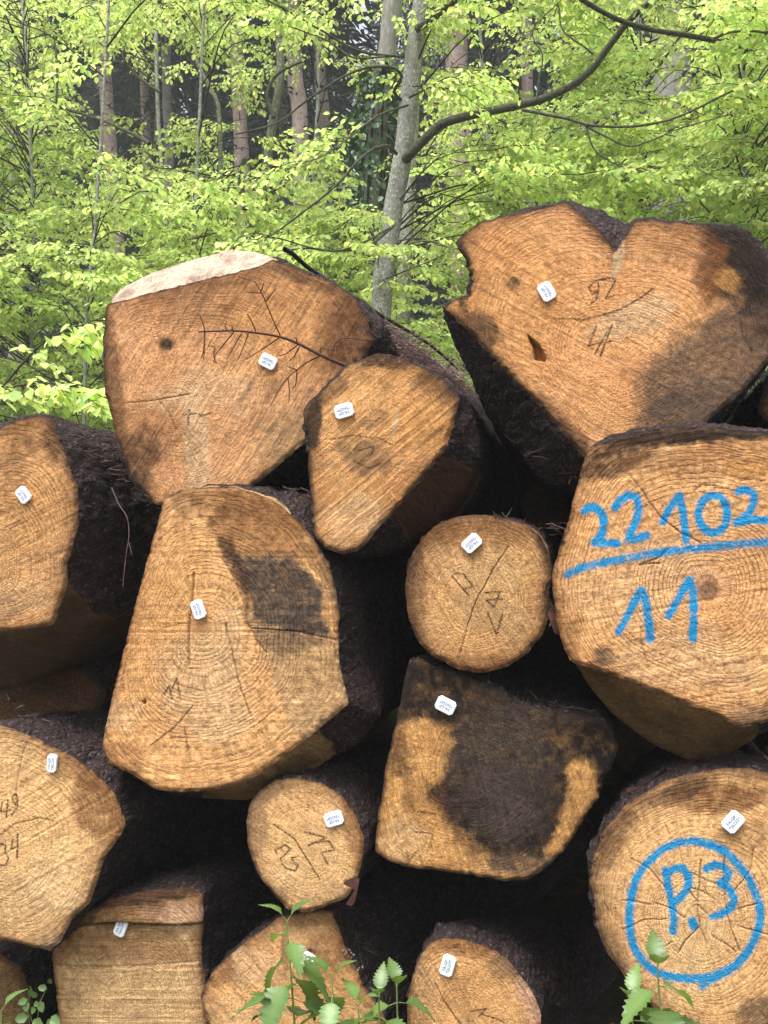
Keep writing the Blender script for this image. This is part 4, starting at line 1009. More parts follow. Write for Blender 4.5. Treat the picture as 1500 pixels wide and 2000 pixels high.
t0.limb([(812, 60), (850, 30), (890, 0), (930, -40)], 6.3, 0.026, 0.016)
t0.limb([(770, 440), (720, 480), (660, 490), (600, 485), (540, 490)], np.linspace(6.2, 5.2, 5), 0.010, 0.004)
t0.limb([(775, 470), (820, 465), (860, 480), (890, 482)], 6.0, 0.006, 0.003)
t0.limb([(752, 545), (790, 530), (840, 510), (880, 490)], 6.1, 0.006, 0.003)
t1 = T('beech_tree', 'pale second beech stem just behind the middle one', 'tree',
       [(787, 640), (790, 520), (796, 400), (803, 290), (808, 200), (813, 80), (835, -60)], 7.6, 30, M_BEECH, 2.5)
t2 = T('ivy_clad_tree', 'tree trunk wrapped in dark ivy left of the middle beech', 'tree',
       [(722, 640), (730, 400), (745, 200), (763, 50), (775, -80)], 8.8, 50, M_GREYTR, 3.0)
t14 = T('beech_tree', 'crooked mossy beech stem left of the ivy', 'tree',
        [(492, 600), (490, 460), (512, 400), (520, 330), (532, 240), (548, 150), (545, 60), (552, -60)], 9.2, 22, M_MOSSY, 2.5)
t14.limb([(535, 230), (522, 190), (530, 160), (548, 140), (590, 120)], 9.1, 0.022, 0.012)
t14.limb([(490, 450), (478, 400), (470, 340), (478, 310)], 9.2, 0.04, 0.025)
t6 = T('beech_tree', 'thin straight grey stem at left among pink trunks', 'tree',
       [(330, 600), (326, 480), (312, 280), (306, 150), (303, -60)], 10.0, 11, M_BEECH, 2.0)
t6.limb([(312, 180), (270, 150), (240, 110), (225, 60)], 9.9, 0.02, 0.008)
t13 = T('beech_tree', 'slender grey stem standing above the notched log', 'tree',
        [(1160, 560), (1160, 400), (1154, 280), (1150, 150), (1148, 0), (1146, -80)], 9.6, 18, M_BEECH, 2.0)
t13.limb([(1154, 400), (1130, 375), (1105, 345), (1060, 300)], 9.3, 0.014, 0.006)
# slim carriers of the leaves
t20 = T('beech_sapling', 'thin curved beech sapling near the top left', 'tree', [(425, 640), (430, 250), (408, 170), (385, 120), (372, 40), (350, -60)], 8.4, 12, M_MOSSY, 1.5)
t21 = T('beech_sapling', 'leafy beech sapling at the left picture edge', 'tree', [(60, 700), (66, 500), (60, 300), (52, 120), (40, -50)], 7.4, 9, M_BEECH, 1.5)
t21.limb([(60, 205), (110, 208), (200, 236), (260, 262), (292, 280)], np.linspace(7.2, 6.6, 5), 0.010, 0.014)
t21.limb([(110, 208), (112, 140), (105, 70), (92, 30), (70, 0)], 7.1, 0.010, 0.006)
t22 = T('beech_sapling', 'low leafy beech sapling behind the slanting log', 'tree', [(165, 800), (170, 600), (182, 480), (190, 380)], 6.2, 8, M_BEECH, 3.2)
t23 = T('beech_sapling', 'leafy beech sapling right of the ivy trunk', 'tree', [(955, 640), (960, 420), (950, 250), (940, 100), (930, -60)], 8.0, 9, M_BEECH, 1.5)
t24 = T('beech_sapling', 'leafy beech sapling at the right picture edge', 'tree', [(1470, 640), (1462, 420), (1450, 250), (1455, 60), (1460, -60)], 7.0, 10, M_BEECH, 1.5)
t24.limb([(1460, 100), (1400, 80), (1320, 65), (1240, 50), (1180, 25), (1130, -6), (1090, -40)], np.linspace(6.2, 5.2, 7), 0.017, 0.013)
t24.limb([(1390, 78), (1430, 62), (1500, 63), (1560, 66)], 5.9, 0.009, 0.005)
t24.limb([(1600, 130), (1540, 120), (1460, 100)], 6.2, 0.019, 0.017)
t24.limb([(1450, 300), (1400, 335), (1330, 352), (1290, 385), (1262, 402)], np.linspace(7.0, 6.6, 5), 0.012, 0.008)
t25 = T('beech_sapling', 'leafy beech sapling behind the widest log', 'tree', [(1250, 640), (1255, 420), (1262, 250), (1250, 60), (1245, -60)], 8.3, 9, M_BEECH, 1.5)
t26 = T('beech_sapling', 'leafy beech sapling left of the crooked stem', 'tree', [(600, 640), (610, 420), (615, 300), (622, 150), (615, -60)], 9.6, 9, M_BEECH, 1.5)
t27 = T('beech_sapling', 'pale leafy beech sapling low behind the slanting log', 'tree', [(360, 700), (372, 520), (380, 420), (385, 330)], 7.0, 8, M_BEECH, 3.2)
leafy = [t0, t1, t14, t6, t13, t20, t21, t22, t23, t24, t25, t26, t27]

# --- where the boughs hang: dense low down, with windows into the dark wood higher up
WIN = [(430, 180, 85, 105, .98), (205, 200, 38, 130, .95), (285, 195, 34, 120, .95), (330, 200, 40, 120, .95), (590, 150, 85, 95, .97), (470, 300, 30, 60, .8), (530, 330, 26, 110, .85), (960, 70, 85, 90, .93), (1190, 60, 60, 50, .5), (715, 300, 62, 190, .99),
       (785, 360, 52, 260, .95), (812, 90, 42, 130, .97), (760, 70, 30, 110, .9), (1315, 150, 52, 120, .93), (1315, 370, 50, 60, .9), (905, 330, 45, 60, .95), (1155, 300, 22, 120, .6), (1210, 335, 60, 28, .7), (25, 230, 32, 50, .8), (30, 100, 30, 60, .5), (150, 700, 60, 45, .8), (1050, 50, 60, 60, .5), (650, 60, 70, 60, .7), (800, 560, 60, 60, .8), (230, 490, 26, 40, .7), (30, 470, 26, 50, .6)]
def window(x, y):
    k = 1.0
    for (cx, cy, rx, ry, a) in WIN:
        k *= 1 - a * math.exp(-0.5 * (((x - cx) / rx) ** 2 + ((y - cy) / ry) ** 2) * 1.25)
    return k
def pile_top(x):
    return float(np.interp(x, [-200, 0, 100, 190, 210, 400, 530, 700, 880, 900, 1100, 1500, 1700], [850, 830, 815, 860, 600, 500, 505, 600, 720, 450, 395, 450, 520]))
N_SPRAY = 2150
LIMB_PX = [(786, 318), (880, 236), (1040, 200), (1152, 140), (1240, 30), (1300, -40)]
count = 0; tries = 0
while count < N_SPRAY and tries < 30000:
    tries += 1
    x = rng.uniform(-220, 1720); y = rng.uniform(-200, 900)
    pt = pile_top(x)
    if y > pt + 60 and rng.random() > 0.12: continue
    if y < -40 and rng.random() > 0.5: continue
    depth = rng.choice([6.3, 7.3, 8.3, 9.6, 11.5], p=[0.20, 0.24, 0.24, 0.20, 0.12]) + rng.uniform(-0.5, 0.5)
    kwin = window(x, y)
    if depth < 7.0 and float(seg_dist(np.array([x]), np.array([y]), LIMB_PX)[0]) < 48: continue
    if y > 260: kwin = kwin ** 0.8
    elif rng.random() < 0.15: continue
    if rng.random() > kwin: continue
    if depth < 7.5 and y < 330 and x < 700 and rng.random() < 0.55: continue
    p = px2w(x, y, depth)
    best = min(leafy, key=lambda t: np.hypot(*(t.point_at(p[2])[0][:2] - p[:2])) + 0.6 * rng.random())
    tp, tr = best.point_at(p[2] - rng.uniform(0.0, 0.3 + 0.25 * min(2, np.hypot(*(best.point_at(p[2])[0][:2] - p[:2])))))
    dv = p[:2] - tp[:2]; dist = np.hypot(*dv)
    phi = math.atan2(dv[1], dv[0]) + rng.normal(0, 0.7)
    L = rng.uniform(0.40, 0.75)
    fdir = np.array([math.cos(phi), math.sin(phi)])
    base = p.copy(); base[:2] -= fdir * L * 0.45
    dk = np.clip((depth - 6) / 6, 0, 1)
    br = rng.uniform(0.62, 1.12) * (1.05 - 0.12 * dk)
    spray(best.leaf, best.twigs, base, phi, L, rng.uniform(0.040, 0.053), rng, br, rng.uniform(0.12, 0.45), 1.25)
    # the bough that carries it
    if dist > 0.25 and dist < 1.9 and rng.random() > (0.75 if best in (t0, t1, t22, t24, t25) else 0.35):
        mid = (tp + base) / 2 + np.array([0, 0, 0.10 + 0.05 * dist]) + rng.normal(0, 0.04, 3)
        best.twigs.tube(spline(np.array([tp, mid, base]), 7), np.linspace(min(0.009, 0.004 + 0.003 * dist), 0.0028, 7), 4)
    count += 1
# boughs of the middle beech and the saplings that hang close to the pile
def near_bough(t, pts, Y, r0, sprays, size, bright=1.1):
    C = t.limb(pts, Y, r0, 0.003, 16, 5)
    for (k, phi, L) in sprays:
        spray(t.leaf, t.twigs, C[int(k * 15)], math.radians(phi), L, size, rng, bright, 0.45, 0.85)
near_bough(t22, [(-180, 930), (-60, 830), (30, 725), (75, 678), (105, 655), (150, 638), (205, 618)], np.linspace(3.9, 3.5, 7), 0.006,
           [(0.45, 30, 0.18), (0.6, -20, 0.2), (0.75, 20, 0.2), (0.9, -10, 0.18), (1.0, 10, 0.16), (0.5, -60, 0.16), (0.85, 60, 0.14), (0.68, 0, 0.2), (0.8, -30, 0.22), (0.95, 30, 0.2)], 0.052, 1.2)
near_bough(t22, [(-200, 880), (-80, 800), (0, 765), (40, 752), (100, 748), (140, 760), (160, 800)], np.linspace(3.6, 3.3, 7), 0.005,
           [(0.35, 0, 0.2), (0.5, 20, 0.2), (0.62, -30, 0.2), (0.75, 10, 0.2), (0.85, 40, 0.16), (0.95, -20, 0.16), (0.45, -70, 0.16), (0.7, 80, 0.14), (0.55, 0, 0.22), (0.68, 20, 0.22), (0.8, -10, 0.22), (0.9, 10, 0.2)], 0.052, 1.2)
near_bough(t0, [(770, 440), (700, 478), (640, 490), (560, 470), (500, 455)], np.linspace(6.2, 4.8, 5), 0.008, [(0.4, 200, 0.3), (0.6, 170, 0.35), (0.75, 220, 0.35), (0.9, 190, 0.3), (1.0, 160, 0.3)], 0.048, 1.15)
near_bough(t0, [(786, 480), (830, 470), (870, 480), (900, 500)], np.linspace(6.2, 5.2, 4), 0.006, [(0.5, -20, 0.3), (0.8, 10, 0.3), (1.0, -40, 0.25)], 0.046, 1.15)
near_bough(t0, [(797, 205), (740, 225), (690, 262), (640, 300), (590, 320)], np.linspace(6.3, 5.4, 5), 0.009, [(0.35, 190, 0.4), (0.55, 160, 0.4), (0.75, 200, 0.4), (0.95, 180, 0.4), (0.65, 230, 0.35)], 0.050, 1.15)
near_bough(t0, [(800, 190), (840, 170), (880, 150), (910, 170)], np.linspace(6.3, 5.8, 4), 0.008, [(0.4, -10, 0.4), (0.6, 20, 0.4), (0.85, -30, 0.4), (1.0, 0, 0.35)], 0.050, 1.15)
for t in trees:
    if t is not t2: t.done()
t2.done()

# --- ivy
ivy = thing('ivy', 'dark green ivy climbing the trunk left of the middle beech', 'ivy', t2.org)
mbi, mbs = MB(), MB()
n = 3600
zz_ = rng.uniform(0.2, 5.6, n)
P, D, U = [], [], []
for z in zz_:
    C, R = t2.point_at(z)
    frac = np.interp(z, [0, 1, 3.0, 4.4, 5.6], [0.9, 1.3, 1.6, 1.5, 0.5])
    th = rng.uniform(0, 2 * math.pi); rr = R + rng.uniform(0.02, 0.16) * frac
    lean = -0.10 * frac if rng.random() < 0.8 else 0
    P.append([C[0] + lean + rr * math.cos(th), C[1] + rr * math.sin(th), z])
    D.append([0.5 * math.cos(th), 0.5 * math.sin(th), -0.8]); U.append([math.cos(th), math.sin(th), 0.6])
P = np.array(P); D = np.array(D) + rng.normal(0, .3, (n, 3)); U = np.array(U) + rng.normal(0, .3, (n, 3))
b = rng.uniform(0.5, 1.9, n)
leaves(mbi, P, D, U, rng.uniform(0.05, 0.085, n), np.stack([b * .95, b, b], 1))
for k in range(5):
    z = np.linspace(0, 5.4, 14); th = k * 1.3 + 0.5 * np.sin(z * 1.1 + k)
    mbs.tube(np.array([t2.point_at(v)[0] + (t2.point_at(v)[1] + .012) * np.array([math.cos(q), math.sin(q), 0]) + np.array([0, 0, v - t2.point_at(v)[0][2]]) for v, q in zip(z, th)]), 0.011, 5)
mbi.build('leaves', M_IVY, ivy, t2.org)['kind'] = 'stuff'; mbs.build('stem', M_TWIG, ivy, t2.org)['kind'] = 'stuff'

# --- standing spruces: bare trunks with knots and dead snags
def spruce_trunk(label, pts, Y, w, mat=M_SPRUCE, top=13.0):
    t = Tree('spruce_tree', label, 'tree', pts, Y, w, mat, top, 'tall spruces standing in the wood')
    kn = MB(); sn = MB()
    r2 = np.random.default_rng(int(w * 100 + pts[0][0]))
    for k in range(46):
        i = r2.integers(2, 32); C, R = t.C[i] + (t.C[min(i + 1, 33)] - t.C[i]) * r2.random(), t.R[i]
        th = r2.uniform(-math.pi, 0.2); d = np.array([math.cos(th), math.sin(th), 0.05])
        sn.tube(np.array([C + d * R * 0.9, C + d * (R + r2.uniform(.015, .05)), C + d * (R + r2.uniform(.05, 0.10))]), np.array([0.022, 0.014, 0.008]) * r2.uniform(.6, 1.3), 5)
        if r2.random() < 0.3:
            e = C + d * (R + r2.uniform(.4, 1.1)) + np.array([0, 0, -r2.uniform(.05, .3)])
            sn.tube(spline(np.array([C + d * R * .9, (C + e) / 2 + [0, 0, .06], e]), 5), np.linspace(0.012, 0.003, 5), 4)
    sn.build('dead_branches', M_TWIG, t.root, t.org)['kind'] = 'stuff'
    # crown far up, out of the picture but shading the wood
    cr = MB(); n = 1500
    zt = t.C[-1, 2] - t.org[2]; z0 = 10.5 / zt; z = r2.uniform(z0, 1.0, n)
    C = np.stack([np.interp(t.org[2] + z * zt, t.C[:, 2], t.C[:, q]) for q in range(3)], 1)
    th = r2.uniform(0, 2 * math.pi, n); rad = (1.02 - z) / (1 - z0) * 1.7 * np.sqrt(r2.random(n)) + 0.1
    P = C + np.stack([rad * np.cos(th), rad * np.sin(th), -0.25 * rad + r2.uniform(-.3, .3, n)], 1)
    D = np.stack([np.cos(th), np.sin(th), -0.35 + 0 * th], 1) + r2.normal(0, .25, (n, 3))
    b = r2.uniform(.6, 1.4, n)
    leaves(cr, P, D, np.tile([0, 0, 1.0], (n, 1)) + r2.normal(0, .3, (n, 3)), r2.uniform(.3, .5, n), np.stack([b, b, b], 1), 0.35)
    cr.build('crown', M_NEEDLE, t.root, t.org)['kind'] = 'stuff'
    return t
spruce_trunk('pink barked spruce trunk at left, second from the picture edge', [(236, 640), (229, 480), (214, 270), (205, 150), (196, -50)], 15.0, 31)
spruce_trunk('slim reddish spruce trunk beside the thin grey stem', [(292, 600), (287, 300), (283, 180), (280, -50)], 19.0, 21)
spruce_trunk('greyish spruce trunk right of the thin grey stem', [(334, 600), (330, 300), (326, 180), (322, -50)], 17.5, 22, M_GREYTR)
spruce_trunk('spruce trunk in the dark opening at upper left of centre', [(486, 640), (474, 350), (466, 170), (458, -50)], 15.5, 31)
spruce_trunk('spruce trunk just right of the crooked mossy stem', [(592, 600), (586, 240), (576, 150), (570, -50)], 15.0, 33)
spruce_trunk('dim spruce trunk farther back left of the ivy', [(640, 600), (632, 240), (626, 150), (622, -50)], 20.0, 28)
spruce_trunk('pale grey spruce trunk at the far left edge', [(32, 640), (28, 480), (24, 230), (18, 20), (16, -60)], 14.0, 34, M_GREYTR)
spruce_trunk('thick grey trunk behind the right branches', [(1318, 620), (1316, 420), (1310, 200), (1316, 20), (1318, -60)], 12.0, 76, M_GREYTR)
spruce_trunk('brown spruce trunk right of the middle beech', [(905, 620), (902, 420), (900, 310), (893, 150), (888, -50)], 14.0, 46)
spruce_trunk('thin dim spruce trunk far back under the bare branches right of centre', [(1036, 600), (1032, 300), (1028, 40), (1026, -50)], 21.0, 24)

# --- the dark spruce wood on the added slope behind
def dark_spruce(seed, H):
    r2 = np.random.default_rng(seed)
    root = thing('background_spruce', 'dark spruce in the dense wood far behind', 'tree', (0, 0, 0), 'dark spruces far behind')
    z = np.linspace(0, H, 9)
    V, Q = tube_arrays(np.stack([0.05 * np.sin(z), 0 * z, z], 1), 0.17 * (1 - 0.9 * z / H), 8)
    tr = obj('trunk', make_mesh('trunk', V, [Q]), M_SPRUCE, root)
    mb = MB(); n = 9500
    zz2 = H * (0.02 + 0.97 * r2.random(n) ** 1.15)
    whorl = np.round(zz2 / 0.55) * 0.55 + r2.normal(0, .07, n)
    th = np.round(r2.uniform(0, 2 * math.pi, n) / 0.7) * 0.7 + whorl * 1.7 + r2.normal(0, .10, n)
    rmax = 2.6 * (1 - whorl / H) ** 0.7 + 0.12
    rad = rmax * np.sqrt(r2.random(n))
    P = np.stack([rad * np.cos(th), rad * np.sin(th), whorl - 0.30 * rad + 0.04 * rad ** 2], 1)
    D = np.stack([np.cos(th), np.sin(th), -0.5 + 0 * th], 1) + r2.normal(0, .4, (n, 3))
    b = r2.uniform(.5, 1.5, n)
    leaves(mb, P, D, np.tile([0, 0, 1.0], (n, 1)) + r2.normal(0, .35, (n, 3)), r2.uniform(.20, .38, n), np.stack([b, b, b * 1.1], 1), 0.32)
    mb.build('crown', M_NEEDLE, root)['kind'] = 'stuff'
    return root
protos = [dark_spruce(1, 15), dark_spruce(2, 18), dark_spruce(3, 13)]
spots = []
for row, (Yr, stepx) in enumerate([(23, 2.5), (27, 3.1), (33, 4.2), (41, 5.5)]):
    x0, x1 = -0.62 * Yr - 3, 0.26 * Yr + 3
    nX = int((x1 - x0) / stepx)
    for k in range(nX + 1):
        spots.append((x0 + k * stepx + rng.uniform(-.6, .6), Yr + rng.uniform(-1.2, 1.2)))
for i, (x, y) in enumerate(spots):
    pr = protos[i % 3]
    if i < 3: r = pr
    else:
        r = pr.copy(); col.objects.link(r)
        for ch in list(pr.children):
            c2 = ch.copy(); c2.parent = r; col.objects.link(c2)
    r.location = (x, y, float(ground_h(x, y)) - 0.2)
    r.rotation_euler = (0, 0, rng.uniform(0, 6.28)); sc = rng.uniform(0.85, 1.2); r.scale = (sc, sc, sc)

# ------------------------------------------------------------------ small things on and before the pile
def twig_thing(name, label, cat, strokes, mat, org=None, group=None, part='stem'):
    org = org if org is not None else strokes[0][0][0]
    root = thing(name, label, cat, org, group)
    for k, (C, R, sub) in enumerate(strokes):
        mb = MB(); mb.tube(C, R, 6)
        mb.build(part if k == 0 else 'side_twig', mat, root, org)
    return root
def PX(pts, Y): return spline(pxpath(pts, Y), max(8, 3 * len(pts)))
def stroke(pts, Y0_, Y1_, r0, r1):
    C = PX(pts, np.linspace(Y0_, Y1_, len(pts))); return (C, np.linspace(r0, r1, len(C)), None)
tw = [stroke(r3((1370, 540), (1340, 525), (1250, 485), (1160, 440), (1090, 415), (1000, 400), (910, 392), (775, 396)), 1.955, 1.90, 0.0042, 0.0016)]
for (pts, ya, yb) in [
    (r3((1095, 412), (1065, 345), (1040, 285), (1020, 240), (995, 200)), 1.935, 1.90), (r3((1025, 245), (960, 240)), 1.91, 1.90), (r3((1040, 275), (1080, 225)), 1.91, 1.90), (r3((1018, 240), (1032, 205)), 1.91, 1.90),
    (r3((1000, 398), (985, 360), (965, 325)), 1.92, 1.90), (r3((800, 395), (795, 370), (780, 330)), 1.90, 1.89), (r3((885, 395), (880, 372)), 1.905, 1.90), (r3((908, 392), (906, 368)), 1.905, 1.90),
    (r3((915, 395), (870, 450), (840, 490), (835, 520)), 1.905, 1.90), (r3((945, 400), (910, 460), (885, 500)), 1.91, 1.90), (r3((970, 402), (955, 445), (930, 505)), 1.915, 1.90), (r3((800, 400), (795, 470), (785, 500)), 1.90, 1.895),
    (r3((1090, 420), (1030, 460), (960, 505)), 1.93, 1.91), (r3((1165, 445), (1120, 480), (1090, 490)), 1.94, 1.93), (r3((1170, 455), (1150, 490), (1130, 510)), 1.94, 1.93), (r3((1255, 488), (1200, 515), (1160, 545), (1130, 570), (1090, 620), (1055, 690)), 1.945, 1.92),
    (r3((1125, 575), (1130, 620), (1128, 670)), 1.93, 1.92), (r3((1160, 545), (1155, 600), (1140, 620)), 1.935, 1.93), (r3((1160, 545), (1120, 530)), 1.935, 1.93), (r3((1160, 435), (1155, 418)), 1.93, 1.925), (r3((1250, 485), (1255, 460), (1300, 470)), 1.945, 1.94),
    (r3((1290, 500), (1300, 470), (1310, 440), (1350, 420), (1440, 430), (1490, 415)), 1.95, 1.955)]:
    tw.append(stroke(pts, ya, yb, 0.0015, 0.0008))
twig_thing('dead_spruce_twig', 'dark red dead twig with side shoots across the slanting log', 'twig', tw, M_DEAD)
st = [stroke([(556, 487), (572, 496), (600, 521), (640, 548), (700, 588), (760, 625), (820, 660), (860, 690), (895, 722)], 2.12, 2.55, 0.0062, 0.0035)]
twig_thing('long_stick', 'long dark bare stick lying over the slanting log at its right', 'stick', st, M_TWIG)
st = [stroke([(218, 952), (232, 985), (248, 1010), (252, 1045), (246, 1085), (240, 1145)], 2.0, 2.02, 0.0012, 0.0007), stroke([(252, 1060), (258, 1085)], 2.0, 2.0, 0.0008, 0.0005)]
twig_thing('hanging_straw', 'thin pale straw hanging before the dark bark at left', 'straw', st, M_LITTER)
st = [stroke([(500, 1022 - 70), (540, 935), (575, 925), (600, 920)], 2.1, 2.0, 0.0012, 0.0006)]
# needle and twig litter on the bark of A
mb = MB(); r2 = np.random.default_rng(8)
for k in range(190):
    u = r2.random(); v = r2.normal(0, 1)
    cx, cy = 745 + 165 * u + 8 * v, 640 + 112 * u + 26 * r2.random() - 4
    Yd = 2.12 + 0.45 * u
    p = px2w(cx, cy, Yd)
    a_ = r2.uniform(-0.9, 0.9); ln = r2.uniform(0.02, 0.07)
    d = np.array([math.cos(a_) * ln * 0.8, 0.3 * ln, math.sin(a_) * ln])
    mb.tube(spline(np.array([p - d, p + r2.normal(0, .006, 3), p + d]), 5), np.array([1, 1, 1, .8, .5]) * r2.uniform(0.0007, 0.0018), 4)
lt = mb.build('twig_litter', M_LITTER, None)
tag(lt, 'pinkish twig and needle litter caught on the bark behind the amber log', None, None, 'stuff')

# crumbs of bark and twigs lodged on the logs
mb = MB(); r2 = np.random.default_rng(21)
for (x0, y0, x1, y1, ya, yb, n_) in [(20, 1368, 205, 1500, 1.96, 2.10, 60), (150, 845, 300, 985, 2.00, 2.25, 50), (650, 1790, 720, 1850, 1.98, 2.05, 25), (560, 960, 605, 975, 1.95, 2.0, 14), (900, 1322, 1180, 1400, 1.97, 2.02, 40), (960, 1000, 1100, 1040, 1.95, 2.0, 20), (1000, 850, 1130, 950, 2.03, 2.12, 30)]:
    for k in range(n_):
        u = r2.random(); p = px2w(x0 + (x1 - x0) * u + r2.normal(0, 6), y0 + (y1 - y0) * u + r2.normal(0, 7), ya + (yb - ya) * r2.random())
        a_ = r2.uniform(-1.2, 1.2); ln = r2.uniform(0.006, 0.022)
        d = np.array([math.cos(a_) * ln, r2.normal(0, .4) * ln, math.sin(a_) * ln * 0.7])
        mb.tube(np.array([p - d, p + r2.normal(0, .003, 3), p + d]), np.array([.6, 1, .4]) * r2.uniform(0.0006, 0.0022), 4)
db = mb.build('bark_debris', M_CRUMB, None)
tag(db, 'crumbs of bark and broken twigs lodged between the logs', None, None, 'stuff')

# bits of bark and wood that stick out of the pile
def flake(label, pts, Y, mat, th=0.006, cat='bark'):
    P = np.asarray(pts, float); c = P.mean(0)
    Vf = px2w(P[:, 0], P[:, 1], Y); Vb = px2w(P[:, 0], P[:, 1], Y + th)
    Vf[:, 1] += 0.01 * fbm(P[:, 0] / 9, P[:, 1] / 9); n = len(P)
    F4 = np.array([(k, (k + 1) % n, n + (k + 1) % n, n + k) for k in range(n)])
    org = Vf.mean(0)
    o = obj('bark_flake', make_mesh('bark_flake', np.vstack([Vf, Vb]) - org, [F4, np.arange(n)[None], np.arange(2 * n - 1, n - 1, -1)[None]], smooth=False), mat)
    o.location = Vector(org.tolist())
    tag(o, label, cat)
M_FLAKE = mat_plain('loose_bark', (0.06, 0.026, 0.02), 0.8, 0.2, 0.5, 60)
flake('red brown bark strip wedged between round tan and blue numbered logs', r6((620, 712), (632, 705), (655, 755), (690, 800), (700, 850), (690, 880), (668, 875), (640, 800), (648, 770)), 1.90, M_FLAKE)
flake('curled dark bark scrap at the foot of the small pencilled log', r7((1340, 552), (1375, 532), (1405, 530), (1400, 562), (1388, 620), (1372, 640), (1352, 632), (1385, 575)), 1.905, M_FLAKE)
flake('loose purple bark strip above the P.3 log', r8((945, 182), (1000, 175), (1050, 140), (1105, 100), (1095, 120), (1060, 160), (1010, 205), (950, 196)), 1.93, M_FLAKE)

# resin crust on b2
mb = MB(); r2 = np.random.default_rng(4)
ico = np.array([(0, 0, 1), (1, 0, 0), (0, 1, 0), (-1, 0, 0), (0, -1, 0), (0, 0, -1)], float)
icoF = np.array([(0, 1, 2), (0, 2, 3), (0, 3, 4), (0, 4, 1), (5, 2, 1), (5, 3, 2), (5, 4, 3), (5, 1, 4)])
for k in range(16):
    u = r2.random(); p = px2w(672 + 28 * u + r2.normal(0, 4), 1848 + 50 * u + r2.normal(0, 4), 1.943)
    mb.add(p + ico * r2.uniform(.0016, .0042) * r2.uniform(.7, 1.3, 3), None, icoF)
ro = logs['b2']['org']
mb.build('resin_crust', M_RESIN, logs['b2']['root'], ro, True)['kind'] = 'stuff'

# ------------------------------------------------------------------ nettles
def nettle_leaf(L, W, rng_, fold=0.28, droop=0.35):
    nT = 9
    t = np.linspace(0, 1, nT + 1)
    V, Qs, Ts = [], [], []
    prof = lambda q: W * np.sin(np.pi * np.clip(q, 0, 1) ** 0.62) ** 0.9 * (1 - 0.25 * q)
    mid = [np.array([L * q, 0, -droop * L * q * q]) for q in t]
    V += mid
    for sg in (1, -1):
        b0 = len(V)
        for k in range(nT):                                   # valley, tooth per segment
            q0, q1 = t[k], t[k] + 0.85 / nT
            wv = prof(q0) * 0.80; wt = prof((q0 + q1) / 2) * 1.10
            for q, w in ((q0, wv), (q1, wt)):
                z = -droop * L * q * q + fold * w + 0.05 * W * math.sin(q * 40)
                V.append(np.array([L * q, sg * w, z]))
        V.append(np.array([L, 0, -droop * L]))
        for k in range(nT):
            a0 = b0 + 2 * k; nxt = b0 + 2 * k + 2
            f1 = (k, a0, a0 + 1); f2 = (k, a0 + 1, k + 1); f3 = (k + 1, a0 + 1, nxt)
            for f in (f1, f2, f3): Ts.append(f if sg < 0 else f[::-1])
    return np.array(V), np.array(Ts)

def nettle(label, base_px, top_px, Y, seed, n_pairs, Lmax, lean=0.0):
    r2 = np.random.default_rng(seed)
    top = px2w(top_px[0], top_px[1], Y); base = px2w(base_px[0], base_px[1], Y); base[2] = 0.0
    root = thing('nettle', label, 'nettle', base, 'nettles growing before the pile')
    C = spline(np.array([base, base + (top - base) * 0.5 + np.array([0.012, -0.01, 0]), top]), 14)
    mb = MB(); mb.tube(C, np.linspace(0.0032, 0.0014, 14), 7)
    mb.build('stem', M_STEM, root, base)
    for k in range(n_pairs):
        u = k / max(1, n_pairs - 1)
        q = 1.0 - 0.62 * u ** 1.15
        i = min(12, int(q * 13)); p = C[i] + (C[i + 1] - C[i]) * (q * 13 - i)
        L = Lmax * 1.12 * (0.5 + 0.5 * min(1, u * 2.6)); az = seed + k * math.pi / 2 + r2.normal(0, .25)
        for sgn in (0, math.pi):
            V, Tt = nettle_leaf(L * r2.uniform(.85, 1.12), L * 0.33, r2, 0.3, r2.uniform(.25, .6))
            pitch = r2.uniform(-0.75, 0.15) if u > 0.12 else 0.95
            M = Matrix.Rotation(az + sgn, 3, 'Z') @ Matrix.Rotation(-pitch, 3, 'Y')
            off = np.array(M @ Vector((0.008 + 0.12 * L, 0, 0)))
            Vw = V @ np.array(M).T + p + off
            m2 = MB(); b_ = r2.uniform(.8, 1.3) * (1.25 if u < .2 else 1)
            tv = np.full((len(Vw), 3), b_ * 0.88); tv[:10] = b_ * np.array([1.2, 1.12, 1.2]); tv[10::2] *= r2.uniform(0.85, 1.1)
            m2.add(Vw, None, Tt, a=tv)
            lf = m2.build('leaf', M_NETTLE, root, base)
            m3 = MB(); m3.tube(np.array([p, p + off * 0.6, p + off]), 0.0009, 4); m3.build('leaf_stalk', M_STEM, lf, base)
nettle('tall nettle before the lumpy bottom log', (580, 2250), (560, 1800), 1.72, 3, 9, 0.085)
nettle('middle nettle in the bottom centre clump', (655, 2250), (648, 1912), 1.70, 6, 8, 0.082)
nettle('right hand nettle of the bottom centre clump', (760, 2250), (775, 1930), 1.74, 2, 8, 0.085)
nettle('short nettle low in the bottom centre clump', (690, 2250), (700, 1965), 1.68, 9, 7, 0.078)
nettle('stooping nettle between the clump and the tan bottom log', (730, 2250), (740, 1950), 1.66, 11, 7, 0.08)
nettle('low nettle left of the tall one', (545, 2250), (535, 1965), 1.69, 4, 7, 0.075)
nettle('short nettle beside the one before the blue ringed log', (1235, 2250), (1232, 1955), 1.72, 8, 7, 0.085)
nettle('nettle before the blue ringed log', (1290, 2250), (1284, 1893), 1.70, 5, 9, 0.10)
nettle('small nettle tip in the bottom left corner', (-10, 2250), (2, 1975), 1.75, 7, 6, 0.07)

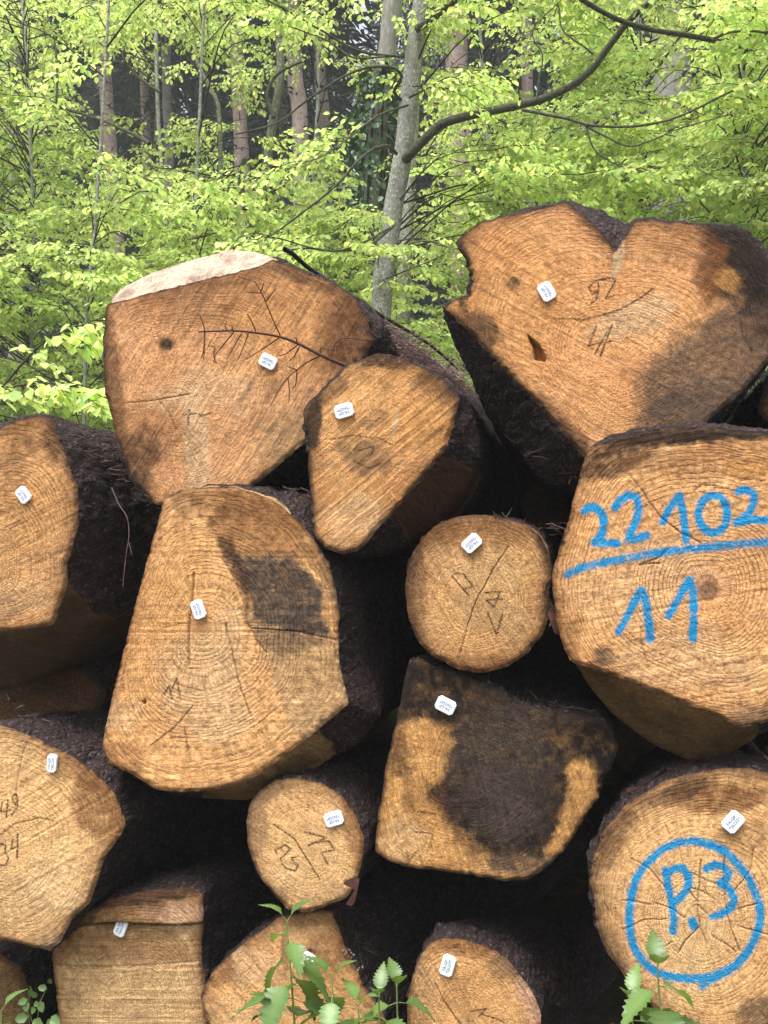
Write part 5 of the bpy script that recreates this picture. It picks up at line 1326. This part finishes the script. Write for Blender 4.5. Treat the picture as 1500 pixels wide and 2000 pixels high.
# leafy sprig in the dark gap at lower left
sp = thing('leafy_sprig', 'small round leaved sprig in the dark gap at lower left', 'plant', px2w(75, 2150, 1.93))
so = np.array(sp.location)
stems = [[(70, 2150), (62, 2030), (55, 1975), (60, 1925)], [(78, 2150), (72, 2020), (78, 1960), (92, 1930)], [(72, 2150), (66, 2010), (48, 1968)], [(75, 2150), (82, 2040), (90, 2000)]]
for stp in stems:
    C = spline(pxpath(stp, 1.93), 10)
    m_ = MB(); m_.tube(C, np.linspace(.0014, .0007, 10), 5); m_.build('stem', M_STEM, sp, so)
for (x, y, a_, L) in [(60, 1945, 75, .022), (54, 1952, 200, .022), (52, 1955, -80, .022), (66, 1960, 10, .018), (78, 1955, -60, .024), (72, 1948, 120, .018), (92, 1930, 170, .02), (98, 1922, 80, .016), (56, 1985, 190, .03), (66, 1990, -30, .034), (90, 2000, 20, .028), (60, 1975, 30, .02), (100, 1985, -20, .03)]:
    p = px2w(x, y, 1.925); a_ = math.radians(a_)
    m_ = MB(); v = rng.uniform(.7, 1.2)
    leaves(m_, p[None], np.array([[math.cos(a_), -0.4, math.sin(a_)]]), np.array([[0.2, -1.0, 0.5]]), np.array([L]), np.array([[v, v, v]]))
    m_.build('leaf', M_NETTLE, sp, so)


# ------------------------------------------------------------------ damp air in the wood
HX0, HX1, HY0, HY1, HZ0, HZ1 = -72.0, 62.0, -62.0, 74.0, -1.5, 38.0
hv = np.array([(x, y, z) for z in (HZ0, HZ1) for y in (HY0, HY1) for x in (HX0, HX1)])
hq = np.array([(0, 2, 3, 1), (4, 5, 7, 6), (0, 1, 5, 4), (2, 6, 7, 3), (0, 4, 6, 2), (1, 3, 7, 5)])
hm = bpy.data.materials.new('damp_air'); hm.use_nodes = True
hm.node_tree.nodes.clear()
pv = hm.node_tree.nodes.new('ShaderNodeVolumePrincipled')
pv.inputs['Color'].default_value = (0.86, 0.92, 0.95, 1)
pv.inputs['Density'].default_value = 0.0028
pv.inputs['Anisotropy'].default_value = 0.0
ho = hm.node_tree.nodes.new('ShaderNodeOutputMaterial')
hm.node_tree.links.new(pv.outputs[0], ho.inputs['Volume'])
hz_ = obj('haze', make_mesh('haze', hv, [hq], smooth=False), hm)
hz_['kind'] = 'stuff'
hz_['label'] = 'pale damp air filling the forest'
